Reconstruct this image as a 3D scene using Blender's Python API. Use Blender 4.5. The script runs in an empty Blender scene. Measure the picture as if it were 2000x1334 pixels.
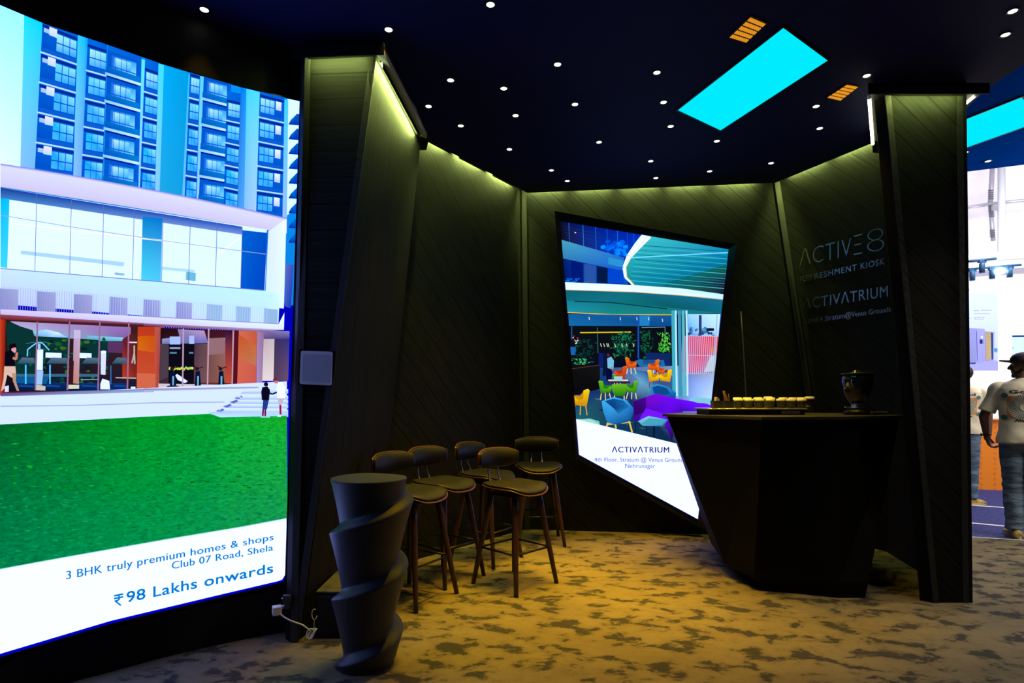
import bpy, bmesh, math, random
from mathutils import Vector, Matrix, noise
from mathutils.bvhtree import BVHTree
random.seed(8)
S = bpy.context.scene
COL = S.collection
PI = math.pi
F = 1150.0; HZ = 780.0; CZ = 1.25          # focal length in pixels, horizon row, eye height

# ------------------------------------------------------------------ camera, world, exposure
cam_d = bpy.data.cameras.new('camera'); cam = bpy.data.objects.new('camera', cam_d); COL.objects.link(cam)
cam.location = (0, 0, CZ); cam.rotation_euler = (PI/2, 0, 0)
cam_d.sensor_width = 36; cam_d.lens = 36*F/2000; cam_d.shift_y = (HZ-667)/2000
cam_d.clip_start = .05; cam_d.clip_end = 100
S.camera = cam
w = bpy.data.worlds.new('world'); S.world = w; w.use_nodes = True
w.node_tree.nodes['Background'].inputs[0].default_value = (.25, .45, 1, 1)
w.node_tree.nodes['Background'].inputs[1].default_value = .008
S.view_settings.view_transform = 'Standard'; S.view_settings.look = 'None'
S.view_settings.exposure = 0; S.view_settings.gamma = 1; S.view_settings.use_curve_mapping = False

# light levels, all in one place
COVE = 300.0
SPOT = 140.0
SCREEN = 1.0
PANEL = 1.0        # cyan ceiling panels
SPOTCOL = (1, .58, .01)
COVECOL = (.80, 1, .24)

def area(name, loc, target, size, energy, color):
    l = bpy.data.lights.new(name, 'AREA'); l.shape = 'RECTANGLE'; l.size, l.size_y = size
    l.energy = energy; l.color = color
    o = bpy.data.objects.new(name, l); COL.objects.link(o); o.location = loc
    o.rotation_euler = (Vector(target)-Vector(loc)).to_track_quat('-Z', 'Y').to_euler()
    return o
area('hall_top_fill', (7.2, 6.6, 5.2), (7.9, 8.2, .8), (3, 2), 330, (1, .93, .9))  # unseen fill lamp added to brighten the hall stand and carpet
area('hall_tent_fill', (9, 9.4, 4.6), (10.5, 14, 6.5), (5, 2), 230, (.93, .9, 1))  # added lamp standing in for daylight through the tent fabric
area('hall_front_fill', (6.0, 3.6, 2.9), (5.4, 6.2, 1.0), (1.6, .8), 120, (1, .88, .68))  # unseen fill added to brighten the men and the carpet around them

# ------------------------------------------------------------------ helpers
def at(px, py, d): return Vector(((px-1000)/F*d, d, CZ+(HZ-py)/F*d))
def onz(px, py, z):
    d = (z-CZ)*F/(HZ-py); return Vector(((px-1000)/F*d, d, z))
def hit(px, py, P, n):
    D = Vector(((px-1000)/F, 1, (HZ-py)/F)); C0 = Vector((0, 0, CZ))
    return C0 + D*((Vector(P)-C0).dot(n)/D.dot(n))
def lin(c): return tuple(((v/255)/12.92 if v/255 <= .04045 else ((v/255+.055)/1.055)**2.4) for v in c)

def hot(c):
    r, g, b_ = lin(c); t = min(1, max(0, (b_-.80)/.17)); t = t*t*(3-2*t)      # LED walls overdrive their blue diodes
    return (r, g*(1+.15*t), b_*(1+2.4*t))
def nodes(name):
    m = bpy.data.materials.new(name); m.use_nodes = True
    nt = m.node_tree; b = nt.nodes['Principled BSDF']
    return m, nt, b
def mat(name, col, rough=.5, metal=0, bump=0, bscale=40, var=0, vscale=6, spec=.5, trans=0, coat=0):
    m, nt, b = nodes(name)
    c = tuple(col)+(1,)
    b.inputs['Base Color'].default_value = c; b.inputs['Roughness'].default_value = rough
    b.inputs['Metallic'].default_value = metal; b.inputs['Specular IOR Level'].default_value = spec
    b.inputs['Transmission Weight'].default_value = trans; b.inputs['Coat Weight'].default_value = coat
    tc = nt.nodes.new('ShaderNodeTexCoord')
    n = nt.nodes.new('ShaderNodeTexNoise'); n.inputs['Scale'].default_value = vscale; n.inputs['Detail'].default_value = 5
    nt.links.new(tc.outputs['Object'], n.inputs['Vector'])
    r = nt.nodes.new('ShaderNodeValToRGB'); v = var or .04
    r.color_ramp.elements[0].position = .3; r.color_ramp.elements[1].position = .7
    r.color_ramp.elements[0].color = tuple(x*(1-v) for x in col)+(1,)
    r.color_ramp.elements[1].color = tuple(min(1, x*(1+v)) for x in col)+(1,)
    nt.links.new(n.outputs['Fac'], r.inputs['Fac']); nt.links.new(r.outputs['Color'], b.inputs['Base Color'])
    if bump:
        n2 = nt.nodes.new('ShaderNodeTexNoise'); n2.inputs['Scale'].default_value = bscale; n2.inputs['Detail'].default_value = 6
        nt.links.new(tc.outputs['Object'], n2.inputs['Vector'])
        bp = nt.nodes.new('ShaderNodeBump'); bp.inputs['Strength'].default_value = bump; bp.inputs['Distance'].default_value = .01
        nt.links.new(n2.outputs['Fac'], bp.inputs['Height']); nt.links.new(bp.outputs['Normal'], b.inputs['Normal'])
    return m
def emit(name, col, strength):
    m = bpy.data.materials.new(name); m.use_nodes = True; nt = m.node_tree
    nt.nodes.clear(); o = nt.nodes.new('ShaderNodeOutputMaterial'); e = nt.nodes.new('ShaderNodeEmission')
    e.inputs[0].default_value = tuple(col)+(1,); e.inputs[1].default_value = strength
    nt.links.new(e.outputs[0], o.inputs[0]); return m
def wood(name, c1, c2, rough=.4, scale=3):
    m, nt, b = nodes(name)
    tc = nt.nodes.new('ShaderNodeTexCoord'); mp = nt.nodes.new('ShaderNodeMapping'); mp.inputs['Scale'].default_value = (1, 1, .08)
    n = nt.nodes.new('ShaderNodeTexNoise'); n.inputs['Scale'].default_value = scale*20; n.inputs['Detail'].default_value = 6
    r = nt.nodes.new('ShaderNodeValToRGB'); r.color_ramp.elements[0].position = .35; r.color_ramp.elements[1].position = .68
    r.color_ramp.elements[0].color = tuple(c1)+(1,); r.color_ramp.elements[1].color = tuple(c2)+(1,)
    nt.links.new(tc.outputs['Object'], mp.inputs[0]); nt.links.new(mp.outputs[0], n.inputs['Vector'])
    nt.links.new(n.outputs['Fac'], r.inputs[0]); nt.links.new(r.outputs[0], b.inputs['Base Color'])
    b.inputs['Roughness'].default_value = rough
    return m

def panel_mat(name, ang, pitch=.145, border=None, grain=1.0, col=(.015, .016, .0145), groove=True, ribs=.35):
    """charcoal wood-grain cladding; UV in metres, boards laid at ang from horizontal"""
    m, nt, b = nodes(name); N = nt.nodes.new; L = nt.links.new
    uv = N('ShaderNodeUVMap'); uv.uv_map = 'metres'
    rot = N('ShaderNodeMapping'); rot.inputs['Rotation'].default_value = (0, 0, ang)
    L(uv.outputs[0], rot.inputs[0])
    sp = N('ShaderNodeSeparateXYZ'); L(rot.outputs[0], sp.inputs[0])
    def math_(op, a, bb=None, clamp=False):
        n = N('ShaderNodeMath'); n.operation = op; n.use_clamp = clamp
        for i, v in enumerate((a, bb)):
            if v is None: continue
            if isinstance(v, (int, float)): n.inputs[i].default_value = v
            else: L(v, n.inputs[i])
        return n.outputs[0]
    # groove: 1 in the joint between boards
    fr = math_('FRACT', math_('DIVIDE', sp.outputs['Y'], pitch))
    dist = math_('ABSOLUTE', math_('SUBTRACT', fr, .5))
    g = math_('GREATER_THAN', dist, 0.5-.0045/pitch)
    if not groove: g = math_('MULTIPLY', g, 0)
    # grain: noise stretched along the board
    st = N('ShaderNodeMapping'); st.inputs['Scale'].default_value = (1.6, 26, 1); L(rot.outputs[0], st.inputs[0])
    n1 = N('ShaderNodeTexNoise'); n1.inputs['Scale'].default_value = 2.2; n1.inputs['Detail'].default_value = 7; n1.inputs['Distortion'].default_value = .5
    L(st.outputs[0], n1.inputs['Vector'])
    wv = N('ShaderNodeTexWave'); wv.bands_direction = 'Y'; wv.inputs['Scale'].default_value = 30; wv.inputs['Distortion'].default_value = 2.0
    wv.inputs['Detail'].default_value = 2; wv.inputs['Detail Scale'].default_value = .7; L(rot.outputs[0], wv.inputs['Vector'])
    h = math_('ADD', math_('MULTIPLY', n1.outputs['Fac'], 1.0), math_('MULTIPLY', wv.outputs['Fac'], ribs))
    h = math_('SUBTRACT', h, math_('MULTIPLY', g, 6))
    bp = N('ShaderNodeBump'); bp.inputs['Strength'].default_value = .5*grain; bp.inputs['Distance'].default_value = .0018
    L(h, bp.inputs['Height']); L(bp.outputs[0], b.inputs['Normal'])
    r = N('ShaderNodeValToRGB'); r.color_ramp.elements[0].position = .3; r.color_ramp.elements[1].position = .72
    r.color_ramp.elements[0].color = tuple(x*.55 for x in col)+(1,); r.color_ramp.elements[1].color = tuple(x*1.3 for x in col)+(1,)
    L(n1.outputs['Fac'], r.inputs[0])
    mx = N('ShaderNodeMix'); mx.data_type = 'RGBA'; L(g, mx.inputs[0]); L(r.outputs[0], mx.inputs[6]); mx.inputs[7].default_value = (.004, .004, .004, 1)
    L(mx.outputs[2], b.inputs['Base Color'])
    b.inputs['Roughness'].default_value = .7; b.inputs['Specular IOR Level'].default_value = .12
    return m

class MB:
    def __init__(s): s.bm = bmesh.new(); s.n = 0
    def poly(s, pts, mi=0, smooth=False):
        f = s.bm.faces.new([s.bm.verts.new(Vector(p)) for p in pts]); f.material_index = mi; f.smooth = smooth; return f
    def box(s, lo, hi, mi=0, M=None, bevel=0):
        x0, y0, z0 = lo; x1, y1, z1 = hi
        v = [Vector(p) for p in ((x0,y0,z0),(x1,y0,z0),(x1,y1,z0),(x0,y1,z0),(x0,y0,z1),(x1,y0,z1),(x1,y1,z1),(x0,y1,z1))]
        if M: v = [M @ p for p in v]
        vs = [s.bm.verts.new(p) for p in v]; fs = []
        for q in ((3,2,1,0),(4,5,6,7),(0,1,5,4),(1,2,6,5),(2,3,7,6),(3,0,4,7)):
            f = s.bm.faces.new([vs[i] for i in q]); f.material_index = mi; fs.append(f)
        if bevel:
            es = list({e for f in fs for e in f.edges})
            bmesh.ops.bevel(s.bm, geom=es, offset=bevel, segments=3, profile=.5, affect='EDGES', clamp_overlap=True, material=-1)
        return s
    def tube(s, pts, r, mi=0, seg=10, cap=True, closed=False):
        pts = [Vector(p) for p in pts]; rr = r if isinstance(r, (list, tuple)) else [r]*len(pts)
        rings = []; up = None
        for i, p in enumerate(pts):
            a = pts[max(i-1, 0)] if not closed else pts[i-1]; c = pts[min(i+1, len(pts)-1)] if not closed else pts[(i+1) % len(pts)]
            t = (c-a).normalized()
            if up is None: up = t.orthogonal().normalized()
            up = (up - t*up.dot(t)).normalized(); sd = t.cross(up)
            rings.append([s.bm.verts.new(p + (up*math.cos(k*2*PI/seg)+sd*math.sin(k*2*PI/seg))*rr[i]) for k in range(seg)])
        n = len(rings)
        for i in range(n if closed else n-1):
            A, B = rings[i], rings[(i+1) % n]
            for k in range(seg):
                f = s.bm.faces.new((A[k], A[(k+1) % seg], B[(k+1) % seg], B[k])); f.smooth = True; f.material_index = mi
        if cap and not closed:
            for R_, flip in ((rings[0], 1), (rings[-1], 0)):
                f = s.bm.faces.new(R_[::-1] if flip else R_); f.material_index = mi
        return s
    def rings(s, rings, mi=0, smooth=True, cap=(True, True), closed=True):
        R = [[s.bm.verts.new(Vector(p)) for p in r] for r in rings]; n = len(R[0])
        for A, B in zip(R, R[1:]):
            for k in range(n if closed else n-1):
                f = s.bm.faces.new((A[k], A[(k+1) % n], B[(k+1) % n], B[k])); f.smooth = smooth; f.material_index = mi
        if cap[0]: f = s.bm.faces.new(R[0][::-1]); f.material_index = mi
        if cap[1]: f = s.bm.faces.new(R[-1]); f.material_index = mi
        return s
    def lathe(s, prof, c=(0, 0, 0), seg=32, mi=0, cap=(True, True), smooth=True):
        c = Vector(c)
        return s.rings([[c+Vector((r*math.cos(k*2*PI/seg), r*math.sin(k*2*PI/seg), z)) for k in range(seg)] for r, z in prof], mi, smooth, cap)
    def prism(s, bot, top, mi=0):
        return s.rings([bot, top], mi, False)
    def sphere(s, c, r, seg=16, rr=10, mi=0):
        r = r if isinstance(r, (tuple, list)) else (r, r, r); c = Vector(c)
        rings = []
        for i in range(1, rr):
            a = PI*i/rr
            rings.append([c+Vector((r[0]*math.sin(a)*math.cos(k*2*PI/seg), r[1]*math.sin(a)*math.sin(k*2*PI/seg), -r[2]*math.cos(a))) for k in range(seg)])
        return s.rings(rings, mi, True)
    def capsule(s, a, b, ra, rb):
        a, b = Vector(a), Vector(b)
        s.sphere(a, ra); s.sphere(b, rb)
        if (b-a).length > 1e-5: s.tube([a, b], [ra, rb], seg=16)
        return s
    def build(s, name, m, parent=None, loc=None):
        bmesh.ops.recalc_face_normals(s.bm, faces=s.bm.faces) if not getattr(s, 'keep', False) else None
        me = bpy.data.meshes.new(name); s.bm.to_mesh(me); s.bm.free()
        for x in (m if isinstance(m, (list, tuple)) else [m]): me.materials.append(x)
        o = bpy.data.objects.new(name, me); COL.objects.link(o)
        if parent: o.parent = parent
        if loc: o.location = loc
        return o
def props(o, label=None, cat=None, group=None, kind=None):
    if label: o['label'] = label
    if cat: o['category'] = cat
    if group: o['group'] = group
    if kind: o['kind'] = kind
    return o
def empty(name, loc, label, cat, group=None, rz=0):
    o = bpy.data.objects.new(name, None); COL.objects.link(o); o.location = loc; o.rotation_euler = (0, 0, rz)
    o.empty_display_size = .05
    return props(o, label, cat, group)
def kids(o): return [c for c in bpy.data.objects if c.parent == o]
def dup(root, loc, rz, label, cat=None, group=None):
    r = root.copy(); COL.objects.link(r); r.location = loc; r.rotation_euler = (0, 0, rz); r['label'] = label
    if group: r['group'] = group
    for ch in kids(root):
        c = ch.copy(); COL.objects.link(c); c.parent = r
        for g in kids(ch):
            d = g.copy(); COL.objects.link(d); d.parent = c
    return r
def struct(o, label=None): return props(o, label, kind='structure')
def remesh(o, voxel, smooth=4):
    md = o.modifiers.new('r', 'REMESH'); md.mode = 'VOXEL'; md.voxel_size = voxel; md.use_smooth_shade = True
    if smooth:
        sm = o.modifiers.new('s', 'SMOOTH'); sm.iterations = smooth; sm.factor = .5
    dg = bpy.context.evaluated_depsgraph_get()
    me = bpy.data.meshes.new_from_object(o.evaluated_get(dg))
    o.modifiers.clear(); old = o.data; mats = list(old.materials); o.data = me; me.materials.clear()
    for x in mats: me.materials.append(x)
    me.polygons.foreach_set('material_index', [0]*len(me.polygons))
    me.polygons.foreach_set('use_smooth', [True]*len(me.polygons))
    bpy.data.meshes.remove(old); return o

def glyphs(body, bold=0.0, spacing=1.0):
    """triangulated outline of a line of text in font units (cap height .728)"""
    c = bpy.data.curves.new('t', 'FONT'); c.body = body; c.offset = bold; c.space_character = spacing; c.resolution_u = 4
    o = bpy.data.objects.new('t', c); COL.objects.link(o)
    bpy.context.view_layer.update()
    me = bpy.data.meshes.new_from_object(o.evaluated_get(bpy.context.evaluated_depsgraph_get()))
    bm = bmesh.new(); bm.from_mesh(me)
    bmesh.ops.remove_doubles(bm, verts=bm.verts, dist=1e-5); bmesh.ops.triangulate(bm, faces=bm.faces)
    tris = [[(v.co.x, v.co.y) for v in f.verts] for f in bm.faces if f.calc_area() > 1e-9]
    bm.free(); bpy.data.objects.remove(o); bpy.data.curves.remove(c); bpy.data.meshes.remove(me)
    xs = [p[0] for t in tris for p in t]; x0, x1 = min(xs), max(xs)
    return [[((x-x0)/(x1-x0), y/.728) for x, y in t] for t in tris]
def quadmap(bl, br, tl, tr):
    bl, br, tl, tr = map(lambda p: Vector((p[0], p[1])), (bl, br, tl, tr))
    return lambda u, v: (bl*(1-u)+br*u)*(1-v) + (tl*(1-u)+tr*u)*v

def clip(poly, a, b):
    """keep the part of poly (px, py, r, g, b, m) left of the directed edge a->b (y down, clockwise window)"""
    out = []
    def side(p): return (b[0]-a[0])*(p[1]-a[1])-(b[1]-a[1])*(p[0]-a[0])
    for i in range(len(poly)):
        P, Q = poly[i-1], poly[i]; sp, sq = side(P), side(Q)
        if (sp >= 0) != (sq >= 0):
            t = sp/(sp-sq); out.append(tuple(x+(y-x)*t for x, y in zip(P, Q)))
        if sq >= 0: out.append(Q)
    return out
class Picture:
    """flat picture shown by a display: coloured shapes laid over each other on the display's surface"""
    def __init__(s, windows, surf): s.windows = windows; s.surf = surf; s.items = []; s.layer = 0
    def poly(s, pts, cols, m=0.0, up=True):
        if not isinstance(cols[0], (tuple, list)): cols = [cols]*len(pts)
        s.items.append((s.layer, [(p[0], p[1])+hot(c)+(m,) for p, c in zip(pts, cols)]))
        if up: s.layer += 1
    def line(s, pts, wd, col, up=True):
        for i in range(len(pts)-1):
            a, b = Vector(pts[i]), Vector(pts[i+1]); w0 = wd[i] if isinstance(wd, (list, tuple)) else wd; w1 = wd[i+1] if isinstance(wd, (list, tuple)) else wd
            n = Vector((-(b-a).y, (b-a).x)).normalized()
            s.poly([a+n*w0/2, b+n*w1/2, b-n*w1/2, a-n*w0/2], col, up=False)
        if up: s.layer += 1
    def blob(s, cx, cy, rx, ry, col, n=12, rag=0, up=False):
        s.poly([(cx+rx*math.cos(k*2*PI/n)*(1+random.uniform(-rag, rag)), cy+ry*math.sin(k*2*PI/n)*(1+random.uniform(-rag, rag))) for k in range(n)], col, up=up)
    def text(s, body, q, col, bold=0.0, spacing=1.0):
        for t in glyphs(body, bold, spacing):
            s.poly([q(u, v) for u, v in t], col, up=False)
        s.layer += 1
    def build(s, name, m, parent):
        me = bpy.data.meshes.new(name); V = []; Fc = []; C = []
        tot = max(1, s.layer)
        for lay, poly in s.items:
            for win in s.windows:
                xs = [p[0] for p in poly]
                if max(xs) < win[0][0]-1e-6 and max(xs) < win[3][0]: continue
                q = poly
                for i in range(len(win)):
                    q = clip(q, win[i], win[(i+1) % len(win)])
                    if len(q) < 3: break
                if len(q) < 3: continue
                ar = abs(sum(q[i-1][0]*q[i][1]-q[i][0]*q[i-1][1] for i in range(len(q))))
                if ar < .02: continue
                base = len(V)
                for p in q: V.append(s.surf(p[0], p[1], .0005+.006*lay/tot)); C.append((p[2], p[3], p[4], p[5]))
                Fc.append(list(range(base, base+len(q))))
        me.from_pydata(V, [], Fc)
        at_ = me.color_attributes.new('picture', 'FLOAT_COLOR', 'POINT')
        at_.data.foreach_set('color', [x for c in C for x in c])
        me.materials.append(m); o = bpy.data.objects.new(name, me); COL.objects.link(o); o.parent = parent
        return o
def picture_mat(name, strength):
    m = bpy.data.materials.new(name); m.use_nodes = True; nt = m.node_tree; nt.nodes.clear(); N = nt.nodes.new; L = nt.links.new
    o = N('ShaderNodeOutputMaterial'); e = N('ShaderNodeEmission'); a = N('ShaderNodeAttribute'); a.attribute_name = 'picture'
    tc = N('ShaderNodeTexCoord'); mp = N('ShaderNodeMapping'); mp.inputs['Scale'].default_value = (1, 1, 2.2)
    L(tc.outputs['Object'], mp.inputs[0])
    n = N('ShaderNodeTexNoise'); n.inputs['Scale'].default_value = 38; n.inputs['Detail'].default_value = 8; n.inputs['Roughness'].default_value = .75
    L(mp.outputs[0], n.inputs['Vector'])
    r = N('ShaderNodeMapRange'); r.inputs[1].default_value = .3; r.inputs[2].default_value = .7; r.inputs[3].default_value = .35; r.inputs[4].default_value = 1.7
    L(n.outputs['Fac'], r.inputs[0])
    mx = N('ShaderNodeMix'); mx.data_type = 'FLOAT'; L(a.outputs['Alpha'], mx.inputs[0]); mx.inputs[2].default_value = 1; L(r.outputs[0], mx.inputs[3])
    ml = N('ShaderNodeMath'); ml.operation = 'MULTIPLY'; L(mx.outputs[0], ml.inputs[0]); ml.inputs[1].default_value = strength
    L(a.outputs['Color'], e.inputs[0]); L(ml.outputs[0], e.inputs[1]); L(e.outputs[0], o.inputs[0])
    return m

# ------------------------------------------------------------------ materials
M_floor, nt, b = nodes('mottled_carpet')
N = nt.nodes.new; L = nt.links.new
tc = N('ShaderNodeTexCoord'); mp = N('ShaderNodeMapping'); mp.inputs['Scale'].default_value = (1, 1.45, 1); mp.inputs['Rotation'].default_value = (0, 0, .35)
L(tc.outputs['Object'], mp.inputs[0])
n1 = N('ShaderNodeTexNoise'); n1.inputs['Scale'].default_value = 5.4; n1.inputs['Detail'].default_value = 7; n1.inputs['Roughness'].default_value = .62; n1.inputs['Distortion'].default_value = .25
n2 = N('ShaderNodeTexNoise'); n2.inputs['Scale'].default_value = 1.1; n2.inputs['Detail'].default_value = 4
n3 = N('ShaderNodeTexNoise'); n3.inputs['Scale'].default_value = 160; n3.inputs['Detail'].default_value = 3
for n in (n1, n2, n3): L(mp.outputs[0], n.inputs['Vector'])
r1 = N('ShaderNodeValToRGB'); r1.color_ramp.elements[0].position = .42; r1.color_ramp.elements[0].color = (.052, .05, .05, 1)
r1.color_ramp.elements[1].position = .475; r1.color_ramp.elements[1].color = (.185, .152, .095, 1)
e = r1.color_ramp.elements.new(.60); e.color = (.22, .18, .115, 1); e = r1.color_ramp.elements.new(.75); e.color = (.15, .128, .09, 1)
L(n1.outputs['Fac'], r1.inputs[0])
r2 = N('ShaderNodeValToRGB'); r2.color_ramp.elements[0].position = .35; r2.color_ramp.elements[0].color = (.78, .78, .8, 1); r2.color_ramp.elements[1].position = .62; r2.color_ramp.elements[1].color = (1, 1, 1, 1)
L(n2.outputs['Fac'], r2.inputs[0])
mx = N('ShaderNodeMix'); mx.data_type = 'RGBA'; mx.blend_type = 'MULTIPLY'; mx.inputs[0].default_value = 1; L(r1.outputs[0], mx.inputs[6]); L(r2.outputs[0], mx.inputs[7])
r3 = N('ShaderNodeMapRange'); r3.inputs[3].default_value = .82; r3.inputs[4].default_value = 1.12; L(n3.outputs['Fac'], r3.inputs[0])
mx2 = N('ShaderNodeVectorMath'); mx2.operation = 'SCALE'; L(mx.outputs[2], mx2.inputs[0]); L(r3.outputs[0], mx2.inputs[3])
L(mx2.outputs[0], b.inputs['Base Color']); b.inputs['Roughness'].default_value = .95; b.inputs['Specular IOR Level'].default_value = .1
bp = N('ShaderNodeBump'); bp.inputs['Strength'].default_value = .4; bp.inputs['Distance'].default_value = .006; L(n3.outputs['Fac'], bp.inputs['Height']); L(bp.outputs[0], b.inputs['Normal'])

M_black = mat('matt_black_paint', (.005, .005, .006), .6, bump=.1, bscale=60, spec=.3)
M_ceil = mat('black_stretch_ceiling', (.003, .005, .055), .75, bump=.1, bscale=20, spec=.2)
M_kiosk = mat('black_laminate', (.002, .002, .0022), .7, bump=.05, spec=.12)
M_slab = mat('dark_grey_counter_slab', (.035, .036, .032), .4)
M_tab = mat('charcoal_moulded_plastic', (.028, .031, .038), .5, bump=.06, bscale=120, spec=.4)
M_leather = mat('black_leather', (.008, .008, .009), .5, bump=.25, bscale=140, spec=.35)
M_walnut = wood('dark_walnut', (.02, .008, .005), (.055, .02, .010), .4)
M_ply = wood('bent_plywood', (.07, .026, .010), (.13, .05, .018), .3)
M_iron = mat('black_iron', (.02, .02, .02), .35, metal=.6)
M_steel = mat('brushed_steel', (.55, .55, .56), .3, metal=1)
M_letter = mat('polished_metal_letters', (.50, .53, .52), .33, metal=1)
M_white = mat('white_plastic', (.75, .75, .76), .4)
M_tube = emit('led_tube_glow', COVECOL, COVE)
M_tube2 = emit('led_tube_bare', (1, 1, .55), 7)
M_lens = emit('downlight_lens', (1, .95, .85), 5)
M_cyan = emit('cyan_light_panel', lin((0, 236, 255)), PANEL)
M_amber = emit('amber_louvre', lin((255, 165, 40)), .8)
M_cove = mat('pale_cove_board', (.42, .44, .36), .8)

# ------------------------------------------------------------------ floor and ceiling
fl = MB(); fl.poly([(-5, -2, 0), (9, -2, 0), (9, 3.44, 0), (4.16, 5.36, 0), (3.3, 5.9, 0), (3.3, 6.2, 0), (-5, 6.2, 0)])
struct(fl.build('floor', M_floor), 'grey beige carpet floor mottled with dark streaks')
ceil = MB(); ring = [(-4, -1.5), (2.98, -1.5), (2.98, 4.55), (2.90, 4.55), (2.78, 4.40), (2.37, 5.30), (.145, 5.56), (-.69, 4.35), (-.80, 4.20), (-4, 4.20)]
ceil.prism([(x, y, 3.2) for x, y in ring], [(x, y, 3.225) for x, y in ring])
ceil_o = ceil.build('ceiling', M_ceil); struct(ceil_o, 'black stretched ceiling of the booth dotted with downlights')
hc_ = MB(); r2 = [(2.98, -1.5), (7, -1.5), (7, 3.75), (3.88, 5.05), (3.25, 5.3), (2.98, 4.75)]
hc_.prism([(x, y, 3.2) for x, y in r2], [(x, y, 3.225) for x, y in r2]); struct(hc_.build('ceiling_hall_side', mat('hall_lit_ceiling_blue', (.001, .12, .85), .9, spec=0)), 'ceiling strip towards the hall, painted a brighter blue for the hall light')  # brighter than the booth ceiling: light from the hall put into the colour
lid = MB(); lid.box((-1.4, 4.3, 3.45), (3.6, 6.1, 3.5)); struct(lid.build('ceiling_cove_lid', M_black))

# ------------------------------------------------------------------ clad walls
def wall(name, tl, tr, bl, br, m, label=None, ztop=3.45, thick=.06):
    """quad between a top edge and a bottom edge on the floor (x, y), carried up to ztop, with thickness behind it"""
    def up(t, b_, zt, z): k = z/zt; return Vector((b_[0]+(t[0]-b_[0])*k, b_[1]+(t[1]-b_[1])*k, z))
    zt = 3.2; P = [up(tl, bl, zt, 0), up(tr, br, zt, 0), up(tr, br, zt, ztop), up(tl, bl, zt, ztop)]
    n = (P[1]-P[0]).cross(P[3]-P[0]).normalized()
    if n.dot(Vector((0, 0, CZ))-P[0]) < 0: n = -n
    mb = MB(); nx, nz = 10, 12
    uvl = mb.bm.loops.layers.uv.new('metres')
    U = (P[1]-P[0]); U.z = 0; Lb = U.length
    def pt(i, j, off=0):
        a = P[0].lerp(P[1], i/nx); c = P[3].lerp(P[2], i/nx); return a.lerp(c, j/nz) - n*off
    wb = (P[1]-P[0]).length; wt = (P[2]-P[3]).length; sh = (P[3]-P[0]).dot(U.normalized())
    g = [[mb.bm.verts.new(pt(i, j)) for j in range(nz+1)] for i in range(nx+1)]
    for i in range(nx):
        for j in range(nz):
            f = mb.bm.faces.new((g[i][j], g[i+1][j], g[i+1][j+1], g[i][j+1]))
            for lp, (a, c) in zip(f.loops, ((i, j), (i+1, j), (i+1, j+1), (i, j+1))):
                p = pt(a, c)-P[0]; lp[uvl].uv = (p.dot(U.normalized()), pt(a, c).z)
    # back and edges
    k = [pt(0, 0, thick), pt(nx, 0, thick), pt(nx, nz, thick), pt(0, nz, thick)]
    kb = [mb.bm.verts.new(p) for p in k]; mb.bm.faces.new(kb[::-1])
    c4 = [g[0][0], g[nx][0], g[nx][nz], g[0][nz]]
    edge = [[g[i][0] for i in range(nx+1)], [g[nx][j] for j in range(nz+1)], [g[i][nz] for i in range(nx, -1, -1)], [g[0][j] for j in range(nz, -1, -1)]]
    for q, (a, c) in enumerate(((0, 1), (1, 2), (2, 3), (3, 0))):
        mb.bm.faces.new([kb[a]]+edge[q]+[kb[c]])
    o = mb.build(name, m); struct(o, label); return P, n
mat_diag = panel_mat('diagonal_cladding', PI/4)
mat_hor = panel_mat('horizontal_cladding', 0, pitch=.144, grain=.8, ribs=.05)
mat_lath = mat('plain_charcoal_lath', (.021, .022, .020), .6, bump=.3, bscale=30)
mat_ver = panel_mat('vertical_cladding', PI/2, pitch=.30, grain=1.5, ribs=.1)
wallL, nL = wall('wall_left', (-.79, 4.42), (.09, 5.69), (-.99, 4.29), (.12, 5.66), mat_diag)
wallB, nB = wall('wall_back', (.09, 5.69), (2.45, 5.42), (.12, 5.66), (2.90, 5.30), mat_diag)
wallR, nR = wall('wall_right', (2.45, 5.42), (2.92, 4.40), (2.90, 5.30), (3.22, 4.42), mat_diag)
# left pier: horizontal boards in front, vertical boards on its side
ZP = 3.11
wall('wall_left_pier_front', (-1.137, 3.23), (-.737, 3.20), (-1.14, 3.03), (-1.10, 3.07), mat_hor, 'front of the left pier in horizontal charcoal boards', ztop=ZP)
wall('wall_left_pier_side', (-.737, 3.20), (-.66, 4.30), (-1.10, 3.07), (-.99, 4.29), mat_ver, 'side of the left pier in vertical charcoal grain', ztop=ZP)
# right pier
wall('wall_right_pier_front', (2.28, 3.61), (2.763, 3.61), (2.58, 3.62), (2.81, 3.62), mat_diag, 'front of the right pier in diagonal charcoal boards', ztop=ZP)
wall('wall_right_pier_side', (2.865, 4.50), (2.285, 3.615), (3.24, 4.52), (2.585, 3.625), mat_ver, 'inner side of the right pier', ztop=ZP)
wall('wall_right_outer', (2.763, 3.61), (3.25, 5.9), (2.81, 3.62), (3.3, 5.9), M_black, 'black outer side of the booth facing the hall', ztop=3.2, thick=.02)
tr = MB()
def edge_board(mb, a, b_, wd, dv, off=.006):      # flat trim lath along a pier edge
    a, b_ = Vector(a), Vector(b_); dv = Vector(dv)
    o = Vector((0, -off, 0)); mb.rings([[a+o, a+dv*wd+o, a+dv*wd, a], [b_+o, b_+dv*wd+o, b_+dv*wd, b_]], 0, False)
edge_board(tr, (-1.14, 3.03, 0), (-1.137, 3.224, ZP), .035, (1, 0, 0)); edge_board(tr, (-1.135, 3.035, 0), (-.772, 3.205, ZP), .035, (1, 0, 0))
struct(tr.build('trim_1', mat_lath))
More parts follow.
